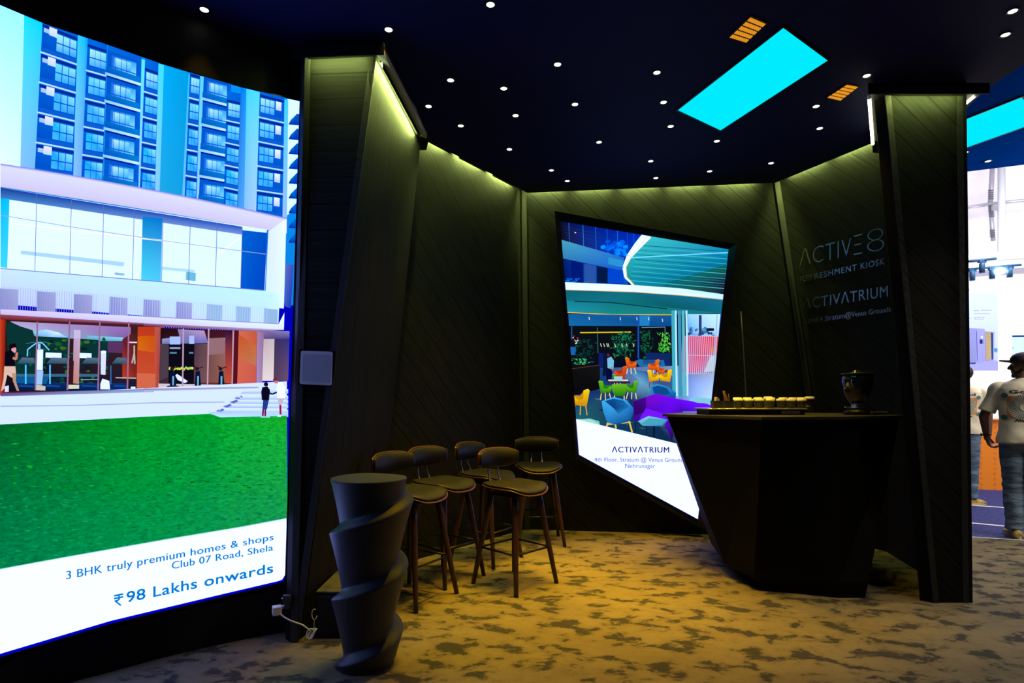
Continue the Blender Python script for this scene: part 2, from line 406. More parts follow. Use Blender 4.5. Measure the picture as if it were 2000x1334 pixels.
tr = MB(); edge_board(tr, (2.585, 3.618, 0), (2.285, 3.61, ZP), .035, (1, 0, 0)); edge_board(tr, (2.77, 3.62, 0), (2.728, 3.612, ZP), .035, (1, 0, 0))
struct(tr.build('trim_2', mat_lath))
tr = MB()   # corner laths of the back wall
for a, b_ in (((.125, 5.655, 0), (.095, 5.682, 3.4)), ((2.84, 5.30, 0), (2.39, 5.42, 3.4))): edge_board(tr, a, b_, .045, (1, -.12, 0), .012)
struct(tr.build('trim_3', mat_lath))

# ------------------------------------------------------------------ caps over the piers and their LED tubes
def cap_slab(name, ring, label, lips):
    r = empty(name, (ring[0][0], ring[0][1], 3.11), label, 'canopy'); inv = Vector((ring[0][0], ring[0][1], 3.11))
    m = MB(); m.prism([Vector((x, y, 3.112))-inv for x, y in ring], [Vector((x, y, 3.13))-inv for x, y in ring])
    m.build('top_board', M_black, r)
    for a, b_ in lips:
        a = Vector((*a, 0)); b_ = Vector((*b_, 0)); t = (b_-a).normalized(); n = Vector((-t.y, t.x, 0))*.008
        m = MB(); z0 = Vector((0, 0, 3.068)); z1 = Vector((0, 0, 3.132))
        m.prism([a+z0-inv, b_+z0-inv, b_+n+z0-inv, a+n+z0-inv], [a+z1-inv, b_+z1-inv, b_+n+z1-inv, a+n+z1-inv])
        m.build('fascia', M_black, r)
    return r, inv
capL, invL = cap_slab('pier_cap', [(-1.17, 3.13), (-.675, 3.10), (-.59, 4.20), (-.64, 4.4), (-1.17, 4.4)], 'flat black cap board over the left pier beside the big screen', [((-1.17, 3.13), (-.675, 3.10))])
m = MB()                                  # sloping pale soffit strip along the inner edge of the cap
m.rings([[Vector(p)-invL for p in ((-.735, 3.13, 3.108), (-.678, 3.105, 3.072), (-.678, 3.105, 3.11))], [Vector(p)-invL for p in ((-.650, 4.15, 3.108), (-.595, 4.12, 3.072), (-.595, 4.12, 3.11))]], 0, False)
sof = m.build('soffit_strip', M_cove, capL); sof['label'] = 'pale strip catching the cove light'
capR, invR = cap_slab('pier_cap', [(2.12, 3.50), (2.84, 3.50), (2.95, 3.95), (3.0, 4.5), (2.72, 4.44)], 'flat black cap board over the right pier beside the hall', [((2.12, 3.50), (2.84, 3.50))])
def tube_light(a, b_, label, m=M_tube, r=.007, n=1, gap=.10, group='LED tubes hidden along the wall tops', shield=None, drop=.05):
    a, b_ = Vector(a), Vector(b_); D = (b_-a)
    for i in range(n):
        s = a+D*(i/n); e_ = a+D*((i+1)/n)-D.normalized()*(gap if n > 1 else 0)
        g = empty('led_tube', s, label if n == 1 else label+(', segment %s from the left' % ['first', 'second', 'third', 'fourth', 'fifth', 'sixth', 'seventh'][i]), 'LED tube', group)
        MB().tube([Vector((0, 0, 0)), e_-s], r, seg=8).build('glowing_tube', m, g)
        if shield:                                     # unseen black strip added to keep the tube light on the wall
            sv = Vector(shield).normalized(); w0 = sv*(r+.006); w1 = sv*(r+.009); u = Vector((0, 0, .009)); dn = Vector((0, 0, -drop)); x_ = (e_-s)
            MB().prism([w0+dn, w1+dn, w1+dn+x_, w0+dn+x_], [w0+u, w1+u, w1+u+x_, w0+u+x_]).build('light_shield', M_black, g)
        d = (e_-s).normalized()*.012
        MB().tube([-d, Vector((0, 0, 0))], r*1.25, seg=8).build('end_cap', M_white, g)
        MB().tube([e_-s, e_-s+d], r*1.25, seg=8).build('end_cap', M_white, g)
tube_light((-.712, 4.475, 3.285), (.078, 5.620, 3.285), 'cove LED tube behind the ceiling edge above the left wall', n=3, shield=(.82, -.57, 0))
tube_light((.16, 5.645, 3.285), (2.34, 5.395, 3.285), 'cove LED tube behind the ceiling edge above the back wall', n=5, shield=(-.11, -1, 0))
tube_light((2.475, 5.30, 3.285), (2.855, 4.45, 3.285), 'cove LED tube behind the ceiling edge above the right wall', n=2, shield=(-.9, -.42, 0))
tube_light((-1.10, 3.165, 3.1015), (-.79, 3.150, 3.1025), 'LED tube under the left cap board, across the pier front', emit('led_tube_front', COVECOL, COVE*.6), r=.005, shield=(0, -1, 0), drop=.014)
tube_light((-.722, 3.24, 3.1045), (-.652, 4.12, 3.1045), 'LED tube under the left cap board, along the pier side', emit('led_tube_side', COVECOL, COVE*1.7), r=.004, shield=(1, -.07, 0), drop=.034)
tube_light((2.19, 3.61, 3.10), (2.61, 4.26, 3.10), 'bare glowing LED tube under the ceiling left of the right pier', M_tube2, .010, group='bare LED tubes by the right pier')
tube_light((2.82, 3.58, 3.10), (2.87, 3.90, 3.10), 'short bare LED tube under the right cap, on the hall side', M_tube2, .009, group='bare LED tubes by the right pier')
tube_light((2.33, 3.55, 3.10), (2.72, 3.55, 3.10), 'LED tube hidden behind the front lip of the right cap', emit('led_tube_dim', COVECOL, COVE*.45), .005, shield=(0, -1, 0), drop=.014)
# ------------------------------------------------------------------ curved video wall on the left
M_pic = picture_mat('video_wall_picture', SCREEN)
NODE = [(-400, 1.93), (0, 2.42), (90, 2.545), (202, 2.68), (315, 2.844), (391, 2.948), (472, 3.059), (585, 3.2), (640, 3.27)]
def dx(px):
    for (a, da), (b_, db) in zip(NODE, NODE[1:]):
        if px <= b_: t = (px-a)/(b_-a); return 1/((1-t)/da+t/db)
    return NODE[-1][1]
def interp(tab, x):
    for (a, ya), (b_, yb) in zip(tab, tab[1:]):
        if x <= b_ or (b_, yb) == tab[-1]: return ya+(yb-ya)*(x-a)/(b_-a)
TOP = [(-400, -185), (0, 10), (90, 48), (202, 85), (315, 125), (391, 148), (472, 171), (585, 198)]
BOT = [(-400, 1407), (0, 1283), (215, 1218), (551, 1137), (557, 1131), (585, 1120)]
def curve_n(px):
    a = at(px-6, HZ, dx(px-6)); b_ = at(px+6, HZ, dx(px+6)); t = (b_-a).normalized(); return Vector((t.y, -t.x, 0))
def surfL(px, py, off): return at(px, py, dx(px)) + curve_n(px)*off
xs = sorted(set([-400, -250, -120, 0, 30, 60, 90, 127, 165, 202, 240, 278, 315, 353, 391, 430, 472, 510, 545, 551, 556, 560, 572, 585]))
wins = []
for a, b_ in zip(xs, xs[1:]):
    ra, rb = [(x, (lambda yy: yy)(interp(BOT, x) if x <= 556 else 198+(585-x)*932/29.0)) for x in (a, b_)]
    wins.append([(a, interp(TOP, a)), (b_, interp(TOP, b_)), (b_, max(rb[1], interp(TOP, b_)+.01)), (a, ra[1])])
scr = empty('curved_video_wall', (-1.6, 2.9, 0), 'tall curved video wall showing an apartment block above a green lawn', 'video wall')
inv = Vector(scr.location)
PL = Picture(wins, lambda x, y, o: surfL(x, y, o)-inv)
z1 = lambda x, y: (x/2.2233, y/2.2233)
z2 = lambda x, y: (x/1.7233, 560+y/1.7233)
z3 = lambda x, y: (x/6.667, 600+y/6.667)
z4 = lambda x, y: (280+x/5.56, 600+y/5.56)
P = PL
def Q(z, pts, cols, m=0.0, up=True): P.poly([z(*p) for p in pts], cols, m, up)
P.poly([(-420, -220), (620, -220), (620, 1500), (-420, 1500)], (0, 0, 190))               # blue glow fringe at the panel edge, painted into the picture
# apartment tower
P.poly([(-400, -210), (583, 180), (583, 600), (-400, 330)], [(0, 120, 225), (0, 150, 235), (10, 130, 230), (60, 150, 225)])
Q(z1, [(-900, -500), (0, 0), (105, 50), (90, 732), (0, 716), (-900, 600)], [(150, 245, 250)]*2+[(160, 250, 250), (225, 250, 255), (235, 252, 255), (235, 252, 255)])
Q(z1, [(105, 60), (185, 95), (158, 745), (88, 732)], [(0, 222, 250), (0, 205, 250), (120, 185, 238), (135, 190, 240)])
Q(z1, [(335, 150), (388, 170), (360, 792), (318, 785)], [(20, 190, 245), (0, 160, 245), (105, 170, 238), (130, 180, 240)])
Q(z1, [(335, 150), (372, 165), (350, 790), (318, 785)], [(40, 205, 248), (20, 185, 245), (120, 175, 238), (140, 190, 242)])
Q(z1, [(705, 280), (822, 318), (800, 880), (690, 855)], [(0, 175, 235), (0, 160, 230), (20, 160, 230), (30, 170, 232)])
Q(z1, [(685, 275), (712, 283), (692, 856), (672, 850)], [(60, 215, 248), (60, 215, 248), (130, 200, 240), (150, 200, 240)])
Q(z1, [(610, 255), (632, 262), (612, 838), (598, 834)], [(90, 225, 250), (90, 225, 250), (150, 200, 240), (150, 200, 240)])
Q(z1, [(818, 322), (836, 328), (804, 876), (790, 872)], [(40, 190, 240), (40, 190, 240), (110, 190, 240), (110, 190, 240)])
Q(z1, [(870, 330), (890, 335), (866, 885), (853, 882)], [(90, 210, 245), (90, 210, 245), (150, 200, 240), (150, 200, 240)])
Q(z1, [(1045, 378), (1128, 400), (1112, 930), (1028, 915)], [(0, 120, 225), (0, 190, 245), (110, 190, 240), (60, 150, 230)])
Q(z1, [(1070, 385), (1128, 400), (1112, 930), (1060, 922)], [(60, 210, 245), (80, 215, 248), (170, 205, 240), (140, 190, 240)])
Q(z1, [(1248, 430), (1310, 440), (1290, 900), (1228, 950)], (225, 250, 255))
Q(z1, [(1228, 430), (1252, 436), (1246, 950), (1226, 945)], [(60, 205, 245), (60, 205, 245), (150, 190, 240), (150, 190, 240)])
def lerp(a, b_, t): return (a[0]+(b_[0]-a[0])*t, a[1]+(b_[1]-a[1])*t)
def bay(tl, tr, bl, br, n, first, step, kind):
    """one column of flats: kind w = window with slab line, c = curtained with white blind, b = projecting balcony"""
    tl, tr, bl, br = [z1(*p) for p in (tl, tr, bl, br)]
    q = lambda u, v: lerp(lerp(tl, tr, u), lerp(bl, br, u), v)
    P.poly([tl, tr, br, bl], [(0, 110, 230), (0, 95, 222), (0, 95, 222), (0, 90, 220)])
    for k in range(n):
        v0 = first+k*step; h = step
        R = lambda u0, a0, u1, a1, c, up=True: P.poly([q(u0, v0+h*a0), q(u1, v0+h*a0), q(u1, v0+h*a1), q(u0, v0+h*a1)], c, up=up)
        lit = [(170, 235, 250), (110, 215, 248), (60, 180, 240), (0, 190, 235), (0, 170, 235)][min(k, 4)]
        if kind != 'b':
            R(0, .0, 1, .95, [(0, 100, 222), (0, 110, 228), (0, 80, 205), (0, 75, 200)]); R(0, .02, 1, .12, (0, 40, 150)); R(.02, .78, .98, .93, (10, 95, 215))
            x0 = .42 if kind == 'c' else .14
            if kind == 'r': x0 = .05
            x1 = .97 if kind != 'r' else .6
            R(x0, .16, x1, .74, [lit, (140, 225, 250), (40, 160, 235), (70, 185, 240)])
            for i in (1, 2): u = x0+(x1-x0)*i/3; R(u-.01, .16, u+.01, .74, (0, 70, 200), False)
            R(x0, .44, x1, .48, (0, 90, 205), False)
            if kind == 'c': R(.20, .02, .42, .3, [(240, 225, 250)]*2+[(190, 215, 245)]*2); R(.05, .12, .2, .26, (170, 200, 240))
            if kind == 'r': R(.66, .14, .88, .5, [(240, 240, 250)]*2+[(190, 200, 245)]*2)
            R(-.02, .93, 1.0, .985, (185, 225, 245))
        else:
            R(.0, .0, .92, .95, (0, 90, 210)); R(.12, .12, .85, .6, [(0, 100, 215), (60, 170, 235), (130, 220, 245), (0, 110, 220)])
            R(.22, .18, .70, .52, [(185, 235, 248), (120, 215, 245), (40, 170, 235), (80, 190, 240)])
            for i in range(3): R(.24+i*.16, .12, .255+i*.16, .6, (0, 60, 190), False)
            R(.10, .52, .92, .56, (20, 90, 210)); R(-.02, .60, .97, .84, [(0, 105, 205), (0, 130, 220), (10, 120, 215), (0, 80, 195)])
            R(-.05, .82, 1.0, .92, [(120, 205, 240), (200, 235, 248), (210, 235, 248), (150, 200, 240)]); R(.0, .92, .9, .985, (0, 30, 150))
bay((185, 88), (338, 150), (150, 755), (316, 778), 5, .02, .196, 'c')
bay((382, 150), (465, 178), (352, 800), (444, 812), 5, .06, .188, 'w')
bay((468, 180), (615, 232), (450, 812), (600, 840), 5, .06, .188, 'b')
bay((630, 245), (688, 266), (606, 842), (672, 852), 5, .08, .184, 'w')
bay((826, 300), (868, 312), (800, 880), (850, 888), 5, .03, .194, 'w')
bay((885, 315), (1004, 350), (862, 892), (992, 912), 5, .03, .194, 'b')
bay((985, 395), (1044, 408), (970, 905), (1030, 918), 5, .07, .190, 'w')
bay((1128, 392), (1235, 420), (1112, 938), (1226, 952), 5, .03, .194, 'r')
for k in range(9):                                                        # jagged balconies of the tower behind
    y = 520+k*64
    Q(z1, [(1290, y-25), (1305, y-20), (1300, y+26), (1252, y+22), (1262, y+2)], [(0, 90, 215), (0, 60, 200), (0, 60, 205), (0, 20, 150), (0, 130, 230)], up=False)
P.layer += 1
Q(z1, [(1240, 1150), (1275, 1150), (1262, 1340), (1235, 1330)], [(90, 110, 200), (60, 80, 190), (20, 60, 180), (60, 90, 200)])
# podium: white curved beam, glazed storey, balustrade
def band(ys_t, ys_b, ct, cb, xr=(0, 160, 310, 450, 585, 710, 830, 945, 1060, 1165, 1245)):
    for i in range(len(xr)-1):
        Q(z1, [(xr[i], ys_t(xr[i])), (xr[i+1], ys_t(xr[i+1])), (xr[i+1], ys_b(xr[i+1])), (xr[i], ys_b(xr[i]))], [ct, ct, cb, cb], up=False)
    P.layer += 1
yt = lambda x: 715+.150*x+.000032*x*x          # top of the white beam
yb = lambda x: 812+.150*x+.00001*x*x           # underside
P.poly([z1(-900, 560), z1(0, 716), z1(0, 1400), z1(-900, 1560)], (235, 245, 252))
band(yt, yb, (226, 222, 242), (212, 205, 232)); band(lambda x: yt(x)-4, lambda x: yt(x)+6, (120, 120, 205), (215, 215, 240))
Q(z1, [(0, 816), (1160, 998), (1150, 1262), (0, 1165)], [(235, 252, 255), (225, 240, 255), (230, 250, 255), (235, 253, 255)])
Q(z1, [(0, 816), (1050, 985), (1050, 1020), (0, 862)], [(20, 60, 160), (20, 80, 200), (120, 150, 225), (60, 130, 205)])
Q(z1, [(0, 862), (40, 866), (30, 1165), (0, 1160)], [(0, 190, 235), (0, 200, 240), (60, 215, 240), (60, 215, 240)])
Q(z1, [(618, 940), (705, 950), (697, 1225), (612, 1215)], [(0, 130, 215), (0, 120, 215), (80, 205, 235), (70, 215, 235)])
Q(z1, [(1050, 1000), (1160, 1012), (1148, 1262), (1045, 1252)], [(0, 100, 215), (0, 80, 205), (0, 70, 200), (0, 90, 215)])
Q(z1, [(90, 1088), (540, 1140), (535, 1158), (88, 1104)], (175, 215, 240)); Q(z1, [(700, 1158), (845, 1172), (843, 1184), (700, 1172)], (180, 220, 245))
Q(z1, [(498, 1183), (540, 1188), (538, 1198), (497, 1194)], (150, 195, 230)); Q(z1, [(808, 1180), (850, 1186), (848, 1222), (806, 1216)], (110, 190, 230))
P.line([z1(945, 1105), z1(1045, 1030)], 3, (255, 255, 255)); P.line([z1(1045, 1020), z1(1035, 1250)], 2, (235, 245, 255)); P.line([z1(40, 970), z1(300, 1000), z1(700, 1045), z1(930, 1075)], 3, (255, 255, 255))
for x in (158, 310, 450, 582, 708, 826, 942, 1052):
    P.line([z1(x, yb(x)+6), z1(x-8, 1170+.085*x)], 1.2, (95, 110, 185), up=False)
P.layer += 1
P.line([z1(0, 935), z1(300, 985), z1(700, 1045), z1(1158, 1105)], 1.3, (150, 170, 215))
P.line([z1(1160, 1000), z1(1145, 1262)], 1.5, (30, 80, 190))
Q(z1, [(1165, 1005), (1243, 950), (1232, 1340), (1150, 1335)], [(225, 228, 248), (240, 242, 252), (230, 238, 252), (215, 235, 250)])
Q(z1, [(0, 1166), (1150, 1262), (1214, 1275), (1208, 1420), (0, 1320)], [(205, 225, 248), (195, 235, 250), (215, 240, 252), (205, 225, 248), (195, 205, 240)])
for k in range(9):                                                        # lavender baluster groups
    x = -10+k*172*(1-.02*k); w_ = 88*(1-.04*k)
    y0 = 1245+.075*x; y1_ = 1400 if k < 2 else 1395
    Q(z1, [(x, y0+8), (x+w_, y0+14), (x+w_-3, y0+150-6*k), (x-3, y0+146-6*k)], [(140, 150, 215), (165, 175, 228), (150, 150, 215), (130, 135, 205)] if k < 6 else [(150, 190, 232)]*4, up=False)
P.layer += 1
for k in range(110):
    x = 4+k*10.6
    P.line([z1(x, 1243+.078*x), z1(x-3, 1388+.05*x)], .8, (165, 165, 220) if k < 40 else (190, 205, 238), up=False)
P.layer += 1
P.line([z1(0, 1166), z1(1150, 1262)], 1.6, (110, 130, 200))
# ground floor
Q(z3, [(0, 95), (2000, 225), (2100, 232), (2100, 1150), (0, 1180)], (70, 30, 40))
P.poly([(-400, 560), (0, 612), (0, 775), (-400, 800)], (180, 75, 50))
Q(z3, [(0, 28), (2000, 128), (2000, 215), (0, 96)], [(222, 205, 238), (228, 225, 245), (215, 210, 238), (205, 190, 228)])
Q(z4, [(0, 102), (1470, 180), (1530, 60), (1525, 245), (0, 176)], [(225, 225, 245), (228, 240, 252), (238, 240, 252), (228, 228, 245), (215, 205, 236)])
P.line([z4(0, 100), z4(1470, 182)], 1.5, (150, 140, 205))
Q(z3, [(0, 96), (2000, 218), (2000, 235), (0, 160)], [(150, 70, 90), (170, 110, 150), (110, 50, 70), (120, 30, 35)])
Q(z4, [(0, 176), (1520, 246), (1300, 262), (0, 205)], [(150, 100, 140), (200, 180, 215), (150, 120, 170), (110, 50, 70)])
Q(z3, [(0, 160), (70, 165), (50, 1130), (0, 1140)], [(205, 60, 25), (140, 25, 20), (120, 20, 20), (190, 70, 30)])
Q(z3, [(70, 165), (1790, 262), (1780, 1075), (60, 1100)], [(40, 28, 20), (60, 30, 30), (30, 25, 45), (10, 12, 30)])
Q(z3, [(130, 185), (1700, 262), (1700, 440), (480, 390), (300, 300)], [(190, 160, 215), (150, 110, 190), (120, 80, 160), (150, 200, 230), (160, 190, 225)])
Q(z3, [(390, 330), (600, 290), (760, 330), (880, 400), (500, 410)], [(120, 190, 210), (190, 225, 240), (220, 240, 250), (120, 190, 220), (80, 160, 190)])
Q(z3, [(1130, 370), (1600, 395), (1600, 445), (1130, 440)], [(130, 190, 220), (150, 215, 235), (80, 190, 215), (60, 170, 200)])
for pts in ([(150, 200), (260, 250), (420, 300), (470, 470), (470, 1080), (200, 1090), (100, 600), (70, 200)], [(480, 380), (890, 400), (890, 700), (480, 700)], [(1050, 410), (1290, 430), (1290, 720), (1050, 700)], [(1300, 440), (1450, 440), (1400, 700), (1310, 700)]):
    Q(z3, pts, (8, 52, 52))
for _ in range(90):
    x = random.uniform(260, 1400); y = random.uniform(420, 1000); P.blob(*z3(x, y), random.uniform(2, 7), random.uniform(1.5, 5), random.choice([(5, 40, 60), (12, 75, 60), (20, 90, 45), (5, 30, 40), (60, 110, 30)]), 7, .3)
P.layer += 1
Q(z3, [(1400, 440), (1600, 440), (1590, 600), (1400, 590)], (90, 50, 100)); Q(z3, [(1590, 420), (1780, 300), (1780, 920), (1590, 930)], [(100, 30, 50), (60, 30, 25), (130, 40, 30), (190, 60, 30)])
for x0, x1, y in ((590, 800, 590), (1030, 1190, 595)): Q(z3, [(x0, y), (x1, y+8), (x1, y+75), (x0, y+65)], (235, 250, 255))
for x0, x1 in ((215, 450), (600, 880), (1060, 1290), (1450, 1650)):
    Q(z3, [(x0+70, 655), (x1-10, 660), (x1, 735), (x0, 735)], [(90, 110, 140), (90, 110, 140), (40, 90, 110), (30, 80, 100)])
Q(z3, [(210, 870), (1290, 870), (1290, 905), (210, 905)], (55, 105, 140)); Q(z3, [(200, 980), (1640, 990), (1640, 1090), (200, 1090)], [(10, 40, 100), (10, 50, 120), (5, 30, 80), (5, 25, 60)])
for x0, x1 in ((240, 430), (600, 780), (1060, 1260), (1480, 1640)): Q(z3, [(x0, 1010), (x1, 1020), (x1, 1045), (x0, 1035)], (20, 70, 150), up=False)
P.layer += 1
Q(z3, [(200, 900), (640, 910), (600, 1000), (200, 990)], (10, 90, 150))
for x in (330, 650): P.line([z3(x, 750), z3(x, 1000)], 2.6, (90, 215, 245), up=False)
P.layer += 1
Q(z3, [(465, 550), (558, 552), (550, 825), (465, 815)], (235, 240, 252)); Q(z3, [(460, 820), (560, 830), (540, 1010), (455, 1000)], (160, 200, 235)); Q(z3, [(450, 1000), (590, 1030), (585, 1085), (450, 1080)], (200, 200, 190))
P.line([z3(350, 640), z3(355, 550), z3(470, 465), z3(545, 465), z3(640, 560)], 2.2, (120, 220, 240)); P.line([z3(330, 475), z3(450, 455)], 1.2, (60, 130, 120)); P.line([z3(560, 450), z3(680, 480)], 1.2, (60, 120, 130))
P.line([z3(505, 480), z3(505, 560)], 5, (170, 195, 235)); P.line([z3(1050, 945), z3(1290, 940)], 1.3, (100, 215, 225))
Q(z3, [(960, 295), (1048, 298), (1025, 1000), (945, 990)], [(190, 165, 215), (200, 180, 220), (200, 140, 120), (190, 130, 110)]); Q(z3, [(960, 295), (1048, 298), (1045, 410), (958, 405)], (205, 190, 230))
Q(z3, [(890, 1010), (1030, 1012), (1028, 1062), (888, 1065)], (225, 220, 190)); Q(z3, [(905, 700), (960, 700), (950, 1010), (890, 1010)], (60, 20, 30))
Q(z3, [(1310, 570), (1380, 570), (1370, 880), (1310, 875)], (225, 225, 240)); P.blob(*z3(1345, 585), 5.5, 3, (245, 245, 250), 10, up=True)
Q(z3, [(1305, 1000), (1330, 930), (1420, 960), (1430, 1070), (1305, 1070)], (235, 238, 250)); Q(z3, [(1700, 1035), (1760, 1035), (1760, 1068), (1700, 1068)], (235, 235, 245))
P.line([z3(1680, 458), z3(1780, 460)], 2.5, (225, 220, 235)); P.line([z3(1745, 500), z3(1745, 600), z3(1715, 730)], 3, (190, 180, 170)); P.line([z3(1745, 600), z3(1752, 740)], 3, (190, 180, 170)); P.line([z3(1500, 918), z3(1770, 925)], 1.6, (220, 210, 225))
P.line([z3(1440, 760), z3(1440, 1000)], 2, (60, 120, 190))
for x, x2 in ((482, 455), (905, 875), (1298, 1275), (1675, 1655)):
    P.line([z3(x, 190), z3(x2, 1080)], 3, (150, 110, 155) if x < 1600 else (165, 110, 140), up=False)
P.layer += 1
# walking figure in the picture
Q(z3, [(110, 500), (205, 490), (215, 560), (160, 575), (120, 560)], (15, 5, 15)); P.blob(*z3(175, 555), 5, 6.5, (225, 160, 175), 10, up=True); Q(z3, [(130, 480), (200, 470), (212, 520), (110, 545)], (20, 5, 15))
Q(z3, [(60, 590), (130, 555), (175, 590), (190, 770), (55, 770)], (8, 8, 20)); P.line([z3(160, 660), z3(205, 680), z3(215, 590)], 4.5, (215, 130, 115))
Q(z3, [(50, 770), (195, 770), (205, 880), (150, 920), (90, 880), (50, 1060), (5, 1100), (40, 930)], (225, 190, 175)); Q(z3, [(150, 860), (205, 860), (200, 960), (245, 1090), (215, 1090), (165, 970)], (190, 150, 125)); Q(z3, [(55, 1030), (110, 1020), (108, 1100), (58, 1105)], (235, 225, 235))
# orange piers and second glazed bay
Q(z3, [(1790, 255), (2120, 260), (2100, 1080), (1775, 1070)], [(195, 55, 30), (190, 55, 25), (200, 80, 45), (205, 85, 55)])
Q(z3, [(1790, 380), (2090, 370), (2085, 600), (1790, 560)], [(215, 100, 10), (200, 75, 20), (205, 80, 30), (215, 110, 20)]); Q(z3, [(1780, 860), (2080, 870), (2080, 1075), (1775, 1070)], (215, 105, 75))
Q(z4, [(120, 215), (185, 220), (160, 885), (125, 885)], [(195, 90, 70), (170, 80, 90), (175, 60, 50), (190, 90, 90)])
Q(z4, [(185, 225), (1030, 255), (1015, 875), (165, 880)], [(30, 10, 15), (70, 20, 40), (120, 40, 35), (60, 40, 60)])
Q(z4, [(370, 240), (660, 255), (700, 390), (200, 400), (200, 345), (390, 320)], [(150, 130, 175), (190, 160, 210), (100, 110, 200), (110, 120, 180), (150, 160, 215), (120, 120, 190)])
Q(z4, [(555, 400), (890, 400), (890, 820), (550, 820)], [(70, 50, 70), (150, 105, 100), (150, 90, 75), (95, 75, 90)]); Q(z4, [(705, 340), (890, 330), (880, 500), (705, 520)], (150, 110, 120))
Q(z4, [(890, 260), (965, 262), (950, 830), (885, 820)], [(30, 20, 70), (50, 15, 40), (210, 75, 45), (190, 80, 50)]); Q(z4, [(975, 262), (1035, 265), (1015, 870), (970, 865)], (90, 15, 30))
Q(z4, [(180, 400), (275, 400), (270, 760), (175, 800)], (75, 60, 75)); Q(z4, [(275, 400), (550, 400), (545, 830), (270, 850)], (12, 10, 25))
for a in ((285, 320, 400, 405, (170, 195, 235)), (495, 310, 550, 400, (175, 190, 235)), (285, 435, 400, 455, (150, 160, 215)), (285, 488, 360, 505, (90, 140, 160)), (495, 488, 540, 505, (90, 150, 180))):
    Q(z4, [(a[0], a[1]), (a[2], a[1]), (a[2], a[3]), (a[0], a[3])], a[4], up=False)
P.layer += 1
for k in range(12): P.blob(*z4(285+k*22, 668+random.uniform(-8, 8)), 2.6, 2.8, random.choice([(190, 235, 60), (230, 240, 90), (120, 230, 120), (240, 200, 60)]), 7, .2)
P.layer += 1
Q(z4, [(160, 830), (1000, 845), (1000, 875), (160, 880)], (215, 200, 210)); Q(z4, [(345, 740), (365, 725), (480, 805), (450, 825), (370, 790)], (235, 235, 250))
for x in (320, 590, 845):
    Q(z4, [(x-25, 700), (x+20, 690), (x+35, 850), (x-35, 850)], (5, 20, 55)); Q(z4, [(x-8, 750), (x+12, 750), (x+8, 850), (x-8, 850)], (120, 180, 210))
    P.blob(*z4(x, 862), 13, 2.4, (25, 20, 60), 10); P.blob(*z4(x-10, 670), 4, 4, (40, 20, 40), 8); P.line([z4(x-40, 640), z4(x, 665), z4(x+55, 650)], 2, (60, 20, 30))
for x in (432, 708, 975): P.line([z4(x, 235 if x < 900 else 255), z4(x-14 if x > 500 else x-8, 870)], 2.8, (195, 160, 185), up=False)
P.layer += 1
Q(z4, [(1035, 255), (1235, 262), (1220, 870), (1015, 870)], [(215, 110, 80), (200, 90, 60), (205, 90, 80), (215, 100, 80)]); Q(z4, [(1040, 300), (1225, 420), (1225, 640), (1035, 560)], [(200, 85, 40), (205, 110, 50), (190, 120, 90), (205, 110, 60)])
Q(z4, [(1235, 262), (1310, 265), (1290, 850), (1225, 850)], [(165, 130, 175), (150, 110, 160), (160, 130, 175), (180, 150, 190)]); Q(z4, [(1305, 345), (1422, 345), (1412, 800), (1290, 800)], [(195, 175, 190), (205, 190, 195), (235, 222, 225), (232, 220, 220)])
Q(z4, [(1240, 250), (1585, 262), (1585, 345), (1310, 345), (1300, 270)], [(130, 110, 170), (140, 130, 190), (70, 60, 130), (90, 75, 130), (140, 115, 165)]); Q(z4, [(1422, 345), (1585, 345), (1570, 800), (1412, 800)], [(60, 50, 90), (50, 50, 130), (110, 80, 110), (80, 60, 90)])
# terrace, steps, lawn
P.poly([(-400, 790), (0, 772), (560, 745), (560, 830), (0, 830), (-400, 850)], (218, 228, 245))
Q(z3, [(0, 1120), (2000, 1062), (2000, 1105), (0, 1160)], [(110, 60, 130), (130, 150, 205), (165, 190, 225), (90, 90, 160)])
Q(z4, [(0, 885), (1250, 865), (1250, 880), (0, 915)], [(130, 110, 170), (150, 140, 200), (190, 195, 230), (190, 200, 230)])
P.line([z3(0, 1290), z3(1000, 1280), z3(2000, 1245), z4(880, 1030)], 2.0, (165, 180, 220))
for k, (x0, y0) in enumerate(((1060, 900), (1000, 965), (950, 1010), (880, 1055), (800, 1105), (700, 1145))):
    Q(z4, [(x0+40, y0), (1570, y0-8+k*4), (1570, y0+38+k*2), (x0-10, y0+38)], [(225, 235, 250), (215, 232, 250), (165, 190, 228), (160, 185, 228)], up=False)
    if 0 < k < 5: Q(z4, [(x0-20, y0+22), (x0+60, y0-6), (x0+80, y0+12), (x0+30, y0+34)], (90, 110, 190), up=False)
    P.layer += 1
Q(z4, [(700, 1140), (1570, 1130), (1570, 1190), (820, 1200)], [(170, 205, 235), (190, 215, 240), (180, 210, 240), (205, 232, 248)])
P.poly([(-400, 850), (0, 829), (280, 814), (410, 808), (430, 815), (560, 812), (562, 1100), (300, 1170), (0, 1225), (-400, 1300)], [(0, 90, 40), (0, 100, 40), (0, 150, 35), (0, 155, 40), (5, 165, 45), (20, 175, 45), (20, 140, 90), (0, 140, 85), (0, 135, 85), (0, 100, 60)], m=.75)
for _ in range(900):
    x = random.uniform(-200, 558); y = random.triangular(825, 1120, 900); t = (y-820)/280
    P.blob(x, y, random.uniform(2, 7), random.uniform(.5, 1.2)*(1+t), random.choice([(0, 120, 30), (0, 148, 40), (15, 175, 48), (0, 135, 45), (0, 108, 32)]) if t < .5 else random.choice([(0, 120, 62), (0, 135, 75), (15, 155, 85), (10, 148, 98)]), 7, .3)
P.layer += 1
